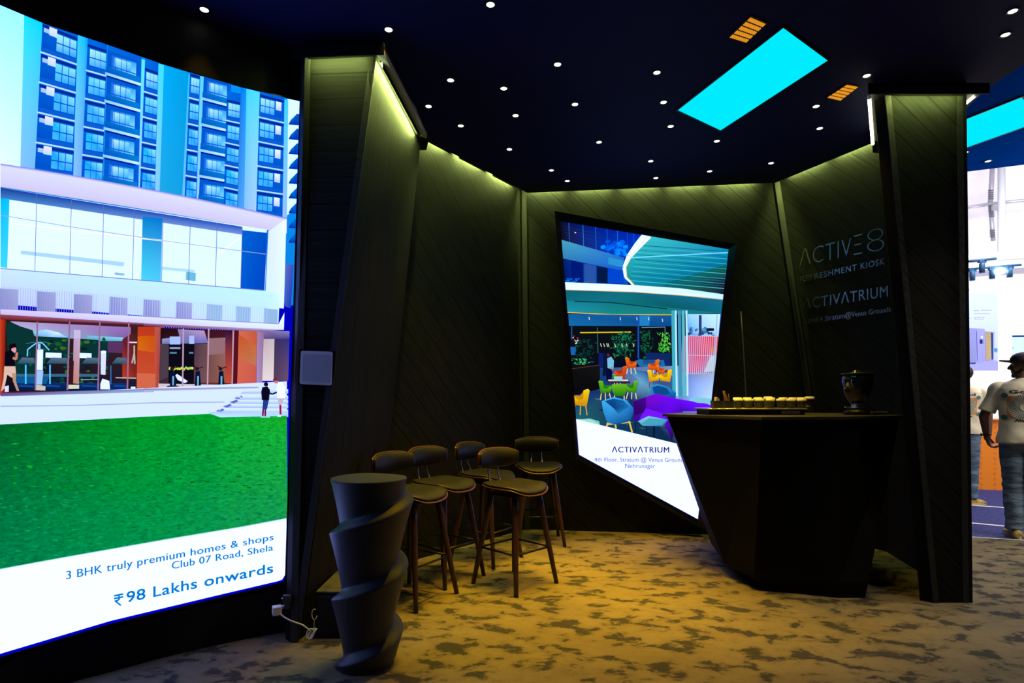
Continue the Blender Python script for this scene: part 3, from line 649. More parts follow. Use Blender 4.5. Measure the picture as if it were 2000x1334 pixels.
for _ in range(90):
    x = random.uniform(0, 556); y = random.uniform(960, 1100)
    P.blob(x, y, random.uniform(2, 6), random.uniform(.6, 1.5), random.choice([(0, 118, 70), (20, 165, 110), (25, 150, 60)]), 6, .3)
P.layer += 1
# two small figures on the steps
Q(z4, [(1290, 870), (1345, 860), (1375, 900), (1362, 1015), (1285, 1010), (1278, 920)], (8, 10, 30)); P.blob(*z4(1330, 838), 4.4, 4.2, (15, 5, 25), 10, up=True)
Q(z4, [(1300, 1010), (1360, 1012), (1340, 1110), (1290, 1110)], (30, 60, 140)); P.line([z4(1300, 1110), z4(1295, 1185)], 3.4, (110, 10, 50)); P.line([z4(1322, 1110), z4(1322, 1185)], 3.4, (110, 10, 50)); P.line([z4(1360, 930), z4(1400, 945), z4(1455, 920)], 3, (20, 15, 40)); Q(z4, [(1270, 1180), (1375, 1185), (1375, 1200), (1270, 1198)], (150, 225, 215))
Q(z4, [(1460, 815), (1505, 810), (1538, 870), (1535, 990), (1455, 990), (1445, 880)], (248, 246, 250)); P.blob(*z4(1440, 805), 4.6, 4.4, (200, 120, 120), 10, up=True); Q(z4, [(1405, 780), (1440, 770), (1470, 795), (1410, 800)], (120, 30, 50))
Q(z4, [(1460, 990), (1525, 990), (1500, 1060), (1465, 1060)], (200, 185, 205)); P.line([z4(1485, 1060), z4(1488, 1170)], 4, (170, 20, 60)); Q(z4, [(1455, 1170), (1495, 1165), (1492, 1192), (1452, 1190)], (210, 240, 240))
# white caption band
P.poly([(-400, 1185), (0, 1111), (120, 1089), (330, 1052), (475, 1028), (559, 1012), (560, 1100), (556.5, 1122), (551, 1131), (544, 1134), (420, 1163), (215, 1212), (0, 1276), (-400, 1396)], (252, 252, 252))
P.line([(-400, 1184), (0, 1111), (120, 1089), (330, 1052), (475, 1028), (559, 1012)], 1.5, (150, 225, 215))
BL = (0, 125, 215)
for k in (0, .7): P.text('3 BHK truly premium homes & shops', quadmap((129+k, 1131), (533.6+k, 1054), (129+k, 1114), (533.6+k, 1041)), BL, 0, 1.05)
for k in (0, .7): P.text('Club 07 Road, Shela', quadmap((335+k, 1111), (532.6+k, 1074.5), (335+k, 1096), (532.6+k, 1062)), BL, 0, 1.05)
for sx, sy in ((0, 0), (.9, -.2), (0, .7), (.9, .5)): P.text('98 Lakhs onwards', quadmap((246.5+sx, 1175.8+sy), (532.4+sx, 1117+sy), (246.5+sx, 1154+sy), (532.4+sx, 1098+sy)), BL, 0, 1.05)
for st in ([(222, 1163), (240, 1159.5)], [(222, 1168.6), (240, 1165)], [(224, 1163), (229, 1162), (232.5, 1164), (233, 1168), (230, 1172), (223, 1173.6)], [(224, 1172.5), (235.5, 1182)]): P.line(st, 3.2, BL, up=False)   # rupee sign
P.layer += 1
PL.build('picture', M_pic, scr)
# cabinet behind the picture, plinth and frame
def col_wall(name, m, xs_, z0, z1_, off0, off1, parent):
    mb = MB()
    rings_ = []
    for x in xs_:
        c = at(x, HZ, dx(x)); n = curve_n(x); a = c+n*off0-inv; b_ = c+n*off1-inv
        rings_.append([Vector((a.x, a.y, z0)), Vector((b_.x, b_.y, z0)), Vector((b_.x, b_.y, z1_)), Vector((a.x, a.y, z1_))])
    mb.rings(rings_, 0, False); return mb.build(name, m, parent)
xx = [-400, -250, -120, 0, 45, 90, 146, 202, 260, 315, 391, 472, 530, 578]
M_led = mat('black_led_cabinet', (.012, .012, .015), .4, spec=.4)
cab = MB(); rg = []
for x in xx:
    n = curve_n(x); tb = interp(TOP, x); bb = interp(BOT, min(x, 556))
    a = at(x, tb-3, dx(x)); b_ = at(x, bb+4, dx(x))
    if x == xx[-1]: a = at(589, 195, 3.25); b_ = at(562, 1134, 3.23)
    rg.append([b_-n*.07-inv, b_-n*.002-inv, a-n*.002-inv, a-n*.07-inv])
cab.rings(rg, 0, False); cab.build('cabinet', M_led, scr)
m = MB()   # slim edge profile right of the picture
a0, a1 = at(589, 195, 3.18), at(562, 1134, 3.10)
m.rings([[p+Vector(q)-inv for q in ((0, 0, 0), (.022, -.01, 0), (.022, .05, 0), (0, .05, 0))] for p in (a1-Vector((0, 0, .28)), a0+Vector((0, 0, .25)))], 0, False)
m.build('side_profile', mat('dark_blue_black_metal', (.03, .035, .05), .3, metal=.5), scr)
# wall that carries the video wall
mb = MB(); rg = []
for x in xx:
    c = at(x, HZ, dx(x)); n = curve_n(x); a = c-n*.075; b_ = c-n*.16
    rg.append([Vector((b_.x, b_.y, 0)), Vector((a.x, a.y, 0)), Vector((a.x, a.y, 3.2)), Vector((b_.x, b_.y, 3.2))])
mb.rings(rg, 0, False); struct(mb.build('wall_curved', M_black), 'curved black wall that carries the big video wall')
mb = MB(); rg = []
for x in xx[:-1]+[568]:
    c = at(x, HZ, dx(x)); n = curve_n(x); a = c+n*.0; b_ = c-n*.072; zb = .17+.06*max(0, (x+0))/556 if x > 0 else .15
    rg.append([Vector((b_.x, b_.y, 0)), Vector((a.x, a.y, 0)), Vector((a.x, a.y, zb-.0)), Vector((b_.x, b_.y, zb-.0))])
mb.rings(rg, 0, False); struct(mb.build('baseboard_left', M_black), 'black plinth under the curved video wall')

# ------------------------------------------------------------------ slanted display on the back wall
P0 = Vector((.14, 5.52, 0)); nn = Vector((.125, 1, 0)).normalized()*-1
scr2 = empty('slanted_display', (1.0, 5.42, 0), 'slanted many-sided lit display on the back wall showing a cafe with coloured chairs', 'display')
inv2 = Vector(scr2.location)
OUT = [(1094, 432), (1423, 487), (1363, 1014), (1131, 888)]
surfR = lambda x, y, o: hit(x, y, P0+nn*o, nn)-inv2
P = PR = Picture([OUT], surfR)
A = lambda x, y: (1060+x/3.705, 390+y/3.705)
B = lambda x, y: (1060+x/3.175, 640+y/3.175)
P.poly([(1060, 400), (1460, 400), (1460, 1040), (1060, 1040)], (4, 12, 40))
Q(A, [(120, 140), (740, 230), (600, 420), (135, 295)], [(8, 12, 26), (0, 40, 190), (0, 60, 200), (18, 12, 20)])
for k in range(7): P.line([A(140+k*10, 190+k*22), A(420, 250+k*30)], .5, (60, 45, 45), up=False)
P.layer += 1
for _ in range(30): P.blob(*A(random.uniform(430, 600), random.uniform(300, 400)), 5, 4, random.choice([(0, 110, 235), (0, 150, 245), (0, 80, 220)]), 7, .3)
P.layer += 1
for x, c in ((188, (30, 110, 190)), (290, (30, 130, 215)), (380, (20, 110, 215)), (462, (10, 100, 220)), (538, (20, 120, 230)), (610, (0, 90, 220)), (655, (0, 100, 230))): P.line([A(x, 140), A(x+8, 420)], 1.1, c, up=False)
P.layer += 1
P.blob(*A(236, 238), 1.8, 1.2, (255, 240, 220), 8, up=True)
Q(A, [(135, 290), (592, 420), (578, 515), (146, 425)], [(70, 165, 195), (30, 110, 215), (20, 90, 215), (50, 130, 185)])
Q(A, [(475, 415), (585, 440), (575, 490), (472, 465)], (40, 150, 215))
Q(A, [(146, 425), (578, 515), (620, 610), (160, 600)], [(5, 30, 120), (0, 70, 200), (0, 90, 215), (0, 20, 100)])
for pts, c in (([(205, 440), (292, 458), (292, 600), (205, 598)], (0, 25, 120)), ([(300, 462), (385, 478), (385, 602), (300, 600)], (40, 85, 170)), ([(392, 480), (470, 495), (470, 604), (392, 602)], (0, 25, 70)), ([(478, 495), (570, 512), (590, 605), (478, 604)], (0, 70, 210))): Q(A, pts, c, up=False)
P.layer += 1
for _ in range(16): P.blob(*A(random.uniform(170, 260), random.uniform(570, 600)), 3, 1.5, (0, 110, 230), 6, .3)
P.layer += 1
# upper disc
Q(A, [(600, 480), (625, 400), (700, 320), (795, 250), (1345, 357), (1308, 690), (660, 622), (610, 560)], [(30, 160, 170), (40, 180, 190), (50, 190, 205), (60, 195, 210), (0, 140, 190), (15, 30, 60), (10, 140, 165), (20, 150, 160)])
Q(A, [(900, 600), (1325, 470), (1312, 665), (860, 640)], [(10, 105, 120), (15, 95, 80), (30, 15, 45), (10, 110, 120)])
Q(A, [(1000, 640), (1320, 560), (1312, 688), (980, 655)], [(10, 90, 100), (25, 25, 60), (30, 20, 40), (15, 110, 100)])
for k in range(16): P.line([A(690-k*4, 330+k*17), A(1335, 375+k*18)], .7 if k % 3 else 1.3, (70, 200, 215) if k % 2 else (10, 105, 150), up=False)
P.layer += 1
P.line([A(640, 420), A(1340, 382)], 2, (120, 225, 240))
c = [(760, 252), (690, 330), (625, 410), (590, 490), (598, 560), (655, 618)]
P.line([A(*p) for p in c], [18, 15, 10, 7, 5, 3], (240, 248, 255)); P.line([A(x+18-i*2, y) for i, (x, y) in enumerate(c)], 1.6, (250, 225, 90)); P.line([A(x+26-i*3, y) for i, (x, y) in enumerate(c[:3])], 2, (255, 255, 250))
# lower disc
Q(A, [(165, 655), (660, 660), (1000, 685), (1308, 722), (1297, 825), (1000, 800), (850, 832), (500, 832), (178, 818)], [(10, 100, 120), (15, 110, 130), (20, 120, 150), (20, 110, 150), (10, 110, 130), (10, 90, 100), (20, 110, 90), (15, 120, 110), (20, 120, 135)])
Q(A, [(170, 730), (480, 740), (1000, 790), (1290, 820), (900, 832), (500, 830), (178, 815)], [(20, 130, 150), (20, 120, 140), (30, 150, 150), (20, 120, 130), (20, 100, 60), (20, 140, 130), (30, 150, 170)])
P.line([A(230, 735), A(500, 745), A(900, 790)], 2, (5, 60, 75))
Q(A, [(160, 597), (660, 618), (1000, 642), (1310, 685), (1306, 720), (1000, 690), (660, 665), (163, 652)], [(240, 250, 255)]*3+[(200, 235, 252)]*2+[(240, 250, 255)]*3)
P.line([A(163, 652), A(660, 668), A(1000, 692), A(1306, 722)], 1.4, (235, 190, 70)); P.line([A(178, 816), A(500, 832), A(940, 833)], 1.6, (250, 200, 60))
# middle distance
Q(A, [(185, 826), (945, 838), (930, 915), (190, 912)], [(20, 95, 160), (20, 90, 160), (10, 75, 150), (20, 110, 175)])
Q(A, [(190, 912), (945, 915), (940, 1130), (190, 1190)], (10, 14, 22))
Q(A, [(700, 840), (780, 840), (770, 912), (700, 912)], (30, 130, 200))
for x, y in ((335, 848), (560, 850), (680, 850), (765, 850), (865, 862)): P.line([A(x, y), A(x+3, y+22)], 1.4, (255, 225, 200), up=False)
P.layer += 1
P.line([A(270, 962), A(640, 958)], 2.4, (225, 200, 30)); P.line([A(395, 925), A(400, 1110)], 1, (60, 130, 150)); P.line([A(715, 925), A(885, 922), A(885, 985)], 1, (120, 160, 190))
for (x0, x1, y0, y1_, cs, n, rr) in ((490, 680, 960, 1140, [(10, 80, 60), (15, 110, 70), (5, 60, 60), (30, 140, 80)], 150, 5), (690, 800, 950, 1150, [(10, 90, 70), (20, 110, 60), (5, 60, 50)], 70, 5), (830, 930, 965, 1100, [(50, 190, 60), (90, 215, 60), (20, 130, 40), (130, 225, 90)], 90, 4.5), (190, 400, 1010, 1180, [(5, 50, 40), (10, 80, 60), (0, 60, 70)], 60, 6), (205, 345, 1150, 1205, [(60, 210, 120), (120, 235, 190), (30, 150, 70)], 60, 3)):
    for _ in range(n):
        x = random.triangular(x0, x1, (x0+x1)/2); y = random.uniform(y0, y1_); a = random.uniform(0, PI); l = random.uniform(rr*.5, rr); p = Vector(A(x, y)); d = Vector((math.cos(a), math.sin(a)))*l; e_ = Vector((-d.y, d.x))*.28
        P.poly([p-d, p+e_, p+d, p-e_], random.choice(cs), up=False)
    P.layer += 1
for _ in range(10): P.blob(*A(random.uniform(220, 260), random.uniform(985, 1060)), 1.4, 1.4, random.choice([(190, 60, 80), (250, 230, 230), (220, 120, 100)]), 6)
for _ in range(8): x = random.uniform(390, 660); P.line([A(x, 1040), A(x+8, 1065)], 1.2, (230, 235, 200), up=False)
P.layer += 1
P.line([A(692, 838), A(692, 1150)], 3, (20, 80, 190)); P.line([A(210, 915), A(210, 1010)], 1.6, (40, 100, 170)); Q(A, [(200, 1065), (240, 1065), (235, 1125), (200, 1125)], (20, 100, 180))
Q(A, [(405, 1110), (470, 1110), (455, 1230), (405, 1230)], (10, 30, 110)); Q(A, [(745, 1105), (925, 1112), (925, 1210), (750, 1200)], (15, 40, 100))
# floor of the cafe
Q(B, [(350, 250), (1075, 230), (1045, 480), (1010, 520), (820, 720), (200, 570), (190, 440)], [(20, 60, 130), (150, 180, 225), (160, 200, 235), (70, 30, 160), (10, 40, 70), (20, 70, 100), (10, 40, 110)])
Q(B, [(190, 400), (420, 390), (500, 560), (430, 660), (200, 570)], [(10, 40, 130), (30, 50, 100), (30, 70, 90), (20, 70, 90), (30, 100, 110)])
Q(B, [(520, 260), (640, 270), (820, 300), (820, 460), (560, 450), (600, 330)], [(60, 130, 190), (40, 90, 160), (50, 100, 170), (40, 90, 140), (25, 60, 110), (110, 170, 210)])
Q(B, [(150, 225), (355, 235), (355, 380), (180, 425)], [(15, 15, 18), (22, 20, 20), (10, 10, 14), (8, 8, 12)]); P.line([B(180, 255), B(355, 232)], 1.4, (90, 50, 30))
for _ in range(26): x = random.uniform(280, 780); y = random.uniform(400, 640); P.poly([B(x, y), B(x+random.uniform(20, 60), y+6), B(x+20, y+14)], random.choice([(50, 90, 90), (60, 110, 140), (15, 45, 70)]), up=False)
P.layer += 1
# right side: daylight, slide, railings, pipes
Q(A, [(1050, 828), (1295, 828), (1262, 1130), (1050, 1000)], [(150, 210, 245), (215, 240, 252), (150, 190, 230), (40, 120, 190)])
for _ in range(40): P.blob(*A(random.uniform(1050, 1280), random.uniform(930, 985)), 3.4, 3, random.choice([(30, 70, 120), (60, 130, 180), (15, 50, 90), (160, 210, 235)]), 6, .3)
P.layer += 1
Q(A, [(1130, 835), (1150, 835), (1150, 975), (1130, 975)], (40, 60, 110)); Q(A, [(1190, 930), (1240, 930), (1240, 950), (1190, 950)], (10, 15, 30))
Q(A, [(1010, 985), (1280, 985), (1240, 1255), (1000, 1255)], [(215, 90, 140), (225, 80, 120), (160, 140, 190), (200, 90, 150)])
Q(A, [(1170, 985), (1290, 985), (1280, 1060), (1215, 1100), (1170, 1180), (1125, 1250), (1050, 1250), (1130, 1120)], [(235, 60, 90), (230, 70, 100), (200, 70, 90), (210, 70, 130), (225, 90, 150), (220, 90, 150), (215, 80, 150), (225, 80, 120)])
Q(A, [(1215, 1130), (1270, 1130), (1250, 1240), (1165, 1250)], (190, 205, 225)); P.blob(*A(1235, 1085), 7, 6, (225, 110, 60), 10, up=True)
Q(B, [(890, 290), (1075, 290), (1050, 450), (840, 450)], [(110, 130, 200), (170, 190, 225), (190, 225, 240), (90, 140, 190)])
for k in range(16): P.line([A(1050+k*15, 985), A(1040+k*14.5, 1260)], .8, (215, 225, 235), up=False)
P.layer += 1
P.line([A(1050, 985), A(1285, 990)], 1.2, (220, 190, 210)); P.line([A(1050, 1125), A(1260, 1130)], 1, (200, 190, 215))
for x, w_, cc in ((950, 8, (60, 175, 195)), (968, 4, (190, 235, 240)), (995, 7, (60, 150, 190)), (1022, 6, (90, 190, 205)), (1046, 4, (190, 235, 245))): P.line([A(x-6, 802), A(x+2, 1420)], w_*.9, cc, up=False)
P.layer += 1
P.line([A(1262, 830), A(1235, 1334)], 2, (150, 190, 230)); Q(A, [(1285, 825), (1297, 825), (1250, 1400), (1238, 1400)], (30, 110, 220))
# waiter
Q(B, [(392, 250), (435, 250), (425, 330), (395, 330)], (5, 10, 60)); Q(B, [(400, 190), (425, 180), (442, 205), (438, 260), (402, 250)], (120, 190, 225)); P.blob(*B(407, 170), 2.6, 3.4, (90, 40, 50), 8, up=True); P.line([B(428, 245), B(432, 268)], 2, (180, 90, 80))
# chairs
def tub(z, x, y, s, col, dark, leg, flip=1):
    q = lambda a, b_: z(x+a*s*flip, y+b_*s)
    for a, l in ((-18, -24), (24, 34), (2, 4)): P.line([q(a, 28), q(l, 66)], 1.7, leg, up=False)
    P.layer += 1
    P.poly([q(-34, -30), q(-28, -38), q(-10, -32), q(0, -8), q(34, -12), q(38, 0), q(32, 24), q(-22, 32)], [col]*6+[dark, dark])
    P.poly([q(-10, -30), q(4, -12), q(34, -14), q(10, 6), q(-8, 2)], dark)
    P.line([q(-34, -30), q(-28, -38), q(-10, -32)], 1, tuple(min(255, c_+40) for c_ in col))
Q(B, [(575, 205), (600, 195), (640, 200), (750, 200), (760, 240), (690, 245), (600, 240)], (30, 110, 170)); Q(B, [(620, 200), (730, 205), (735, 230), (625, 228)], (20, 80, 150))
ORr, ORd, LG = (240, 110, 25), (190, 65, 20), (250, 220, 160)
tub(B, 545, 222, 1.0, ORr, ORd, LG); tub(B, 690, 235, 1.0, ORr, ORd, LG, -1); tub(B, 485, 280, 1.1, (225, 80, 25), (170, 50, 20), (80, 30, 30), -1)
Q(B, [(700, 262), (805, 262), (805, 280), (700, 278)], (120, 50, 40)); YL, YD = (250, 205, 20), (205, 140, 10)
tub(B, 730, 262, .75, ORr, ORd, (60, 40, 40)); tub(B, 685, 302, 1.05, YL, YD, (120, 60, 50)); tub(B, 765, 302, 1.1, YL, YD, (120, 60, 50), -1)
Q(B, [(375, 158), (400, 158), (392, 300), (372, 300)], (10, 20, 50), up=False)
GR, GD = (90, 180, 30), (40, 125, 15)
tub(B, 460, 318, .8, (70, 160, 30), GD, LG); Q(B, [(400, 320), (530, 320), (545, 345), (405, 342)], (60, 25, 30)); Q(B, [(405, 322), (530, 322), (532, 332), (408, 332)], (215, 220, 225)); Q(B, [(442, 302), (495, 302), (492, 330), (444, 330)], (150, 215, 215))
tub(B, 385, 372, 1.15, GR, GD, LG); tub(B, 555, 370, 1.1, GR, GD, LG, -1)
for a in ((445, 420, 445, 455), (505, 420, 505, 460)): P.line([B(a[0], a[1]), B(a[2], a[3])], 2, LG, up=False)
P.layer += 1; Q(B, [(428, 352), (520, 350), (522, 385), (505, 425), (448, 425), (430, 390)], [(110, 195, 30), (100, 190, 30), (60, 150, 20), (30, 115, 15), (30, 115, 15), (70, 160, 20)])
tub(B, 238, 440, 1.55, YL, YD, (230, 190, 40), -1)
Q(B, [(158, 380), (190, 372), (195, 410), (165, 430)], (30, 60, 90)); Q(B, [(165, 455), (195, 460), (188, 560), (172, 585)], (40, 130, 220))
BLc, BLd = (40, 150, 215), (10, 70, 140)
for a in ((405, 590, 395, 615), (535, 575, 555, 650), (450, 600, 455, 625)): P.line([B(a[0], a[1]), B(a[2], a[3])], 3, (235, 205, 90), up=False)
P.layer += 1; Q(B, [(395, 590), (540, 575), (545, 590), (400, 604)], (235, 205, 90))
Q(B, [(365, 455), (440, 430), (520, 450), (565, 500), (555, 550), (540, 580), (460, 602), (400, 590), (375, 520)], [(60, 175, 230), (70, 180, 235), (60, 170, 230), (20, 110, 190), (15, 90, 165), (15, 80, 150), (10, 70, 140), (30, 120, 190), (40, 150, 215)])
Q(B, [(385, 455), (440, 440), (500, 452), (535, 490), (470, 535), (440, 500)], [(15, 70, 140), (10, 80, 150), (20, 90, 160), (25, 110, 180), (30, 120, 190), (10, 60, 120)])
Q(B, [(665, 365), (710, 348), (780, 365), (828, 405), (822, 445), (740, 445), (675, 420)], [(40, 140, 205), (50, 150, 215), (30, 120, 190), (20, 110, 190), (10, 60, 120), (10, 50, 110), (30, 120, 190)]); Q(B, [(680, 370), (715, 358), (770, 375), (790, 410), (730, 425), (690, 405)], (10, 75, 140))
# purple sofa and glass tables
Q(B, [(560, 460), (700, 408), (830, 440), (1010, 470), (1055, 485), (1010, 520), (870, 520), (800, 700), (740, 570), (565, 580)], [(90, 10, 190), (130, 10, 225), (110, 10, 235), (100, 10, 235), (120, 20, 240), (90, 10, 190), (70, 10, 180), (30, 10, 60), (90, 10, 220), (50, 10, 130)])
Q(B, [(560, 458), (640, 430), (640, 520), (570, 545)], [(60, 5, 120), (70, 10, 150), (50, 5, 110), (40, 5, 90)]); Q(B, [(640, 500), (770, 540), (760, 560), (600, 570)], (120, 20, 250))
Q(B, [(590, 580), (655, 548), (775, 570), (745, 612), (620, 608)], [(110, 190, 210), (130, 215, 230), (60, 150, 200), (30, 110, 170), (80, 170, 200)]); Q(B, [(605, 600), (660, 560), (760, 575), (740, 603)], (70, 165, 195))
P.line([B(575, 585), B(575, 650)], 1.6, (10, 10, 30)); P.line([B(645, 610), B(645, 665)], 1.3, (10, 10, 30)); P.line([B(690, 612), B(690, 680)], 3, (10, 15, 40))
Q(B, [(905, 450), (930, 432), (1045, 440), (1040, 470), (960, 466)], (130, 205, 225)); Q(B, [(230, 570), (290, 562), (350, 580), (355, 605), (260, 585)], (110, 205, 195))
# caption
P.poly([(1120, 817.5), (1320, 866), (1400, 885), (1380, 1030), (1128, 900)], (252, 252, 250))
Q(B, [(205, 567), (250, 577), (350, 600), (340, 590), (300, 570)], (170, 225, 215), up=True)
NV = (12, 18, 80)
P.text('\u039bCTIV\u039bTRIUM', quadmap((1195, 883.4), (1306.5, 884), (1195, 872), (1306.5, 872.6)), NV, 0, 1.12); P.text('\u039bCTIV\u039bTRIUM', quadmap((1195.6, 883.4), (1307.1, 884), (1195.6, 872), (1307.1, 872.6)), NV, 0, 1.12)
P.text('4th Floor, Stratum @ Venus Grounds', quadmap((1161, 901.4), (1339, 902.4), (1161, 893), (1339, 893.6)), (60, 70, 140), .0, 1.0)
P.text('Nehrunagar', quadmap((1221, 913.8), (1279.5, 914), (1221, 905), (1279.5, 905.5)), (60, 70, 140), .0, 1.0)
PR.build('picture', M_pic, scr2)
m = MB()    # black casing around the picture, down to the wall
FO = [(1083, 412), (1438, 477), (1376, 1036), (1124, 895)]
o2 = [hit(*p, P0+nn*-.005, nn)-inv2 for p in OUT]; f2 = [hit(*p, P0+nn*.004, nn)-inv2 for p in FO]
for i in range(4):
    j = (i+1) % 4; m.poly([f2[i], f2[j], o2[j], o2[i]])
bk = [p-nn*.12 for p in f2]
for i in range(4):
    j = (i+1) % 4; m.poly([f2[i], bk[i], bk[j], f2[j]])
m.poly(bk); m.poly(o2)
m.build('casing', mat('gloss_black_frame', (.012, .012, .014), .25, spec=.6), scr2)

# ------------------------------------------------------------------ metal lettering on the right wall
PWR = wallR[0]; nR = nR
def letters(name, body, q, label, bold, sp, th=.012, m=M_letter):
    tris = glyphs(body, bold, sp); base = hit(*q(.5, 0), PWR, nR)
    t = empty(name, base, label, 'lettering', 'metal letters on the right wall')
    V = {}; vs = []; fs = []
    bm = bmesh.new()
    def vert(u, v):
        k = (round(u, 5), round(v, 5))
        if k not in V: V[k] = bm.verts.new(hit(*q(u, v), PWR+nR*(.012+th), nR)-base)
        return V[k]
    for tr_ in tris:
        try: bm.faces.new([vert(u, v) for u, v in tr_])
        except ValueError: pass
    r = bmesh.ops.extrude_face_region(bm, geom=bm.faces[:])
    bmesh.ops.translate(bm, verts=[g for g in r['geom'] if isinstance(g, bmesh.types.BMVert)], vec=-nR*th)
    bmesh.ops.recalc_face_normals(bm, faces=bm.faces)
    me = bpy.data.meshes.new('raised_letters'); bm.to_mesh(me); bm.free(); me.materials.append(m)
    o = bpy.data.objects.new('raised_letters', me); COL.objects.link(o); o.parent = t
letters('wall_lettering', '\u039bCTIV\u039e', quadmap((1562, 520), (1684, 496), (1562, 487), (1684, 455)), 'metal letters ACTIVE on the right wall, beside the large 8', -.022, 1.05)
letters('wall_lettering', '8', quadmap((1694, 495), (1727, 490), (1692, 446), (1725, 438)), 'tall metal figure 8 ending the top line on the right wall', -.036, 1)
letters('wall_lettering', 'REFRESHMENT KIOSK', quadmap((1563.5, 551), (1727.5, 516), (1563.5, 540), (1727.5, 503)), 'small metal letters REFRESHMENT KIOSK on the right wall', 0, 1.15)
letters('wall_lettering', '\u039bCTIV\u039bTRIUM', quadmap((1568, 604), (1734, 579), (1568, 583), (1734, 556.5)), 'bold metal letters ACTIVATRIUM on the right wall', 0, 1.1)
letters('wall_lettering', 'Level 4 Stratum@Venus Grounds', quadmap((1572.5, 632), (1739.5, 608.5), (1572.5, 621), (1739.5, 598)), 'lowest line of small metal letters naming the level, on the right wall', 0, 1.0)
# ------------------------------------------------------------------ ceiling fittings
DL = [(399,18,'above the big curved screen, by the top edge'),(958,8,'highest one right of the left pier'),(759,57,'just right of the left cap board'),(1089,125,'nearest below the amber vent side, mid ceiling'),
(880,156,'left one of the pair before the left pier'),(984,172,'right one of the pair before the left pier'),(1283,141,'left of the cyan panel, level with its middle'),(837,207,'beside the left cove'),
(900,245,'second out from the left cove'),(1007,225,'third out from the left cove'),(1123,203,'between the left cove and the cyan panel'),(1296,199,'beside the near-left corner of the cyan panel'),
(995,291,'near the left cove, over the stools'),(1170,277,'over the stools, second in its row'),(1310,246,'just behind the cyan panel, left one'),(1400,275,'just behind the cyan panel, right one'),
(1077,332,'close to the back wall, leftmost of its row'),(1271,314,'second row from the back wall, middle'),(1108,353,'touching the back wall edge, left one'),(1281,347,'touching the back wall edge, middle one'),
(1386,334,'near the back wall, right of the middle'),(1506,318,'near the corner of the back and right walls'),(1693,147,'between the far amber vent and the right cap'),(1594,207,'left of the bare tube, below the far amber vent'),
(1601,250,'left of the bare tube, further back'),(1978,21,'top corner over the hall side'),(1964,67,'second from the top over the hall side'),(1885,297,'behind the second cyan panel, by the pier'),(1930,314,'behind the second cyan panel, by the hall')]
ring_m = MB(); ring_m.lathe([(.020, -.001), (.028, -.001), (.028, -.004), (.026, -.006), (.020, -.004), (.020, -.001)], seg=20, cap=(False, False))
lens_m = MB(); lens_m.lathe([(.0195, -.001), (.0195, -.0035), (.012, -.0045)], seg=18)
first = None
for px, py, txt in DL:
    p = onz(px, py, 3.2)
    t = empty('ceiling_downlight', p, 'small round lit ceiling downlight, '+txt, 'downlight', 'downlights in the black ceiling')
    if first is None:
        a = ring_m.build('trim_ring', M_iron, t); b_ = lens_m.build('lens', M_lens, t); first = (a, b_)
    else:
        for s_ in first: c = s_.copy(); COL.objects.link(c); c.parent = t
    l = bpy.data.lights.new('downlight_beam', 'SPOT'); l.spot_size = math.radians(56); l.spot_blend = .75; l.shadow_soft_size = .018
    k = 1.0
    if px > 1800: k = .25
    elif p.x < -.42: k = .02
    elif p.x < -.05: k = .45
    elif p.y > 4.9: k = .06
    elif p.x > 1.9: k = .25
    elif p.y > 4.3: k = .4 if p.x < .9 else .9
    l.energy = SPOT*k; l.color = SPOTCOL if px < 1800 else (1, .85, .6)
    o = bpy.data.objects.new('downlight_beam', l); COL.objects.link(o); o.parent = t; o.location = (0, 0, -.012)
def ceil_panel(corner, U, V, label):
    c = Vector((*corner, 3.2)); U = Vector((*U, 0)); V = Vector((*V, 0))
    t = empty('ceiling_light_panel', c, label, 'light panel', 'cyan panels in the ceiling')
    z = Vector((0, 0, 1)); m = MB(); m.prism([-z*.006, U-z*.006, U+V-z*.006, V-z*.006], [-z*.001, U-z*.001, U+V-z*.001, V-z*.001]); m.build('diffuser', M_cyan, t)
    u = U.normalized()*.012; v = V.normalized()*.012; m = MB()
    out = [-u-v, U+u-v, U+V+u+v, V-u+v]; inn = [Vector((0, 0, 0)), U, U+V, V]
    for i in range(4):
        j = (i+1) % 4; m.prism([out[i]-z*.008, out[j]-z*.008, inn[j]-z*.008, inn[i]-z*.008], [out[i]-z*.0005, out[j]-z*.0005, inn[j]-z*.0005, inn[i]-z*.0005])
    m.build('frame', M_iron, t)
a, b_, c, d = [onz(*p, 3.194) for p in ((1530, 54), (1617, 118), (1407, 244), (1324, 215))]
ceil_panel((a.x, a.y), ((b_-a).x, (b_-a).y), ((d-a).x, (d-a).y), 'large cyan light panel in the black ceiling above the bar')
A2 = onz(1995, 190, 3.194)
ceil_panel((A2.x, A2.y), (.42, .31), (-.37, .86), 'cyan light panel over the hall side, partly behind the right pier')
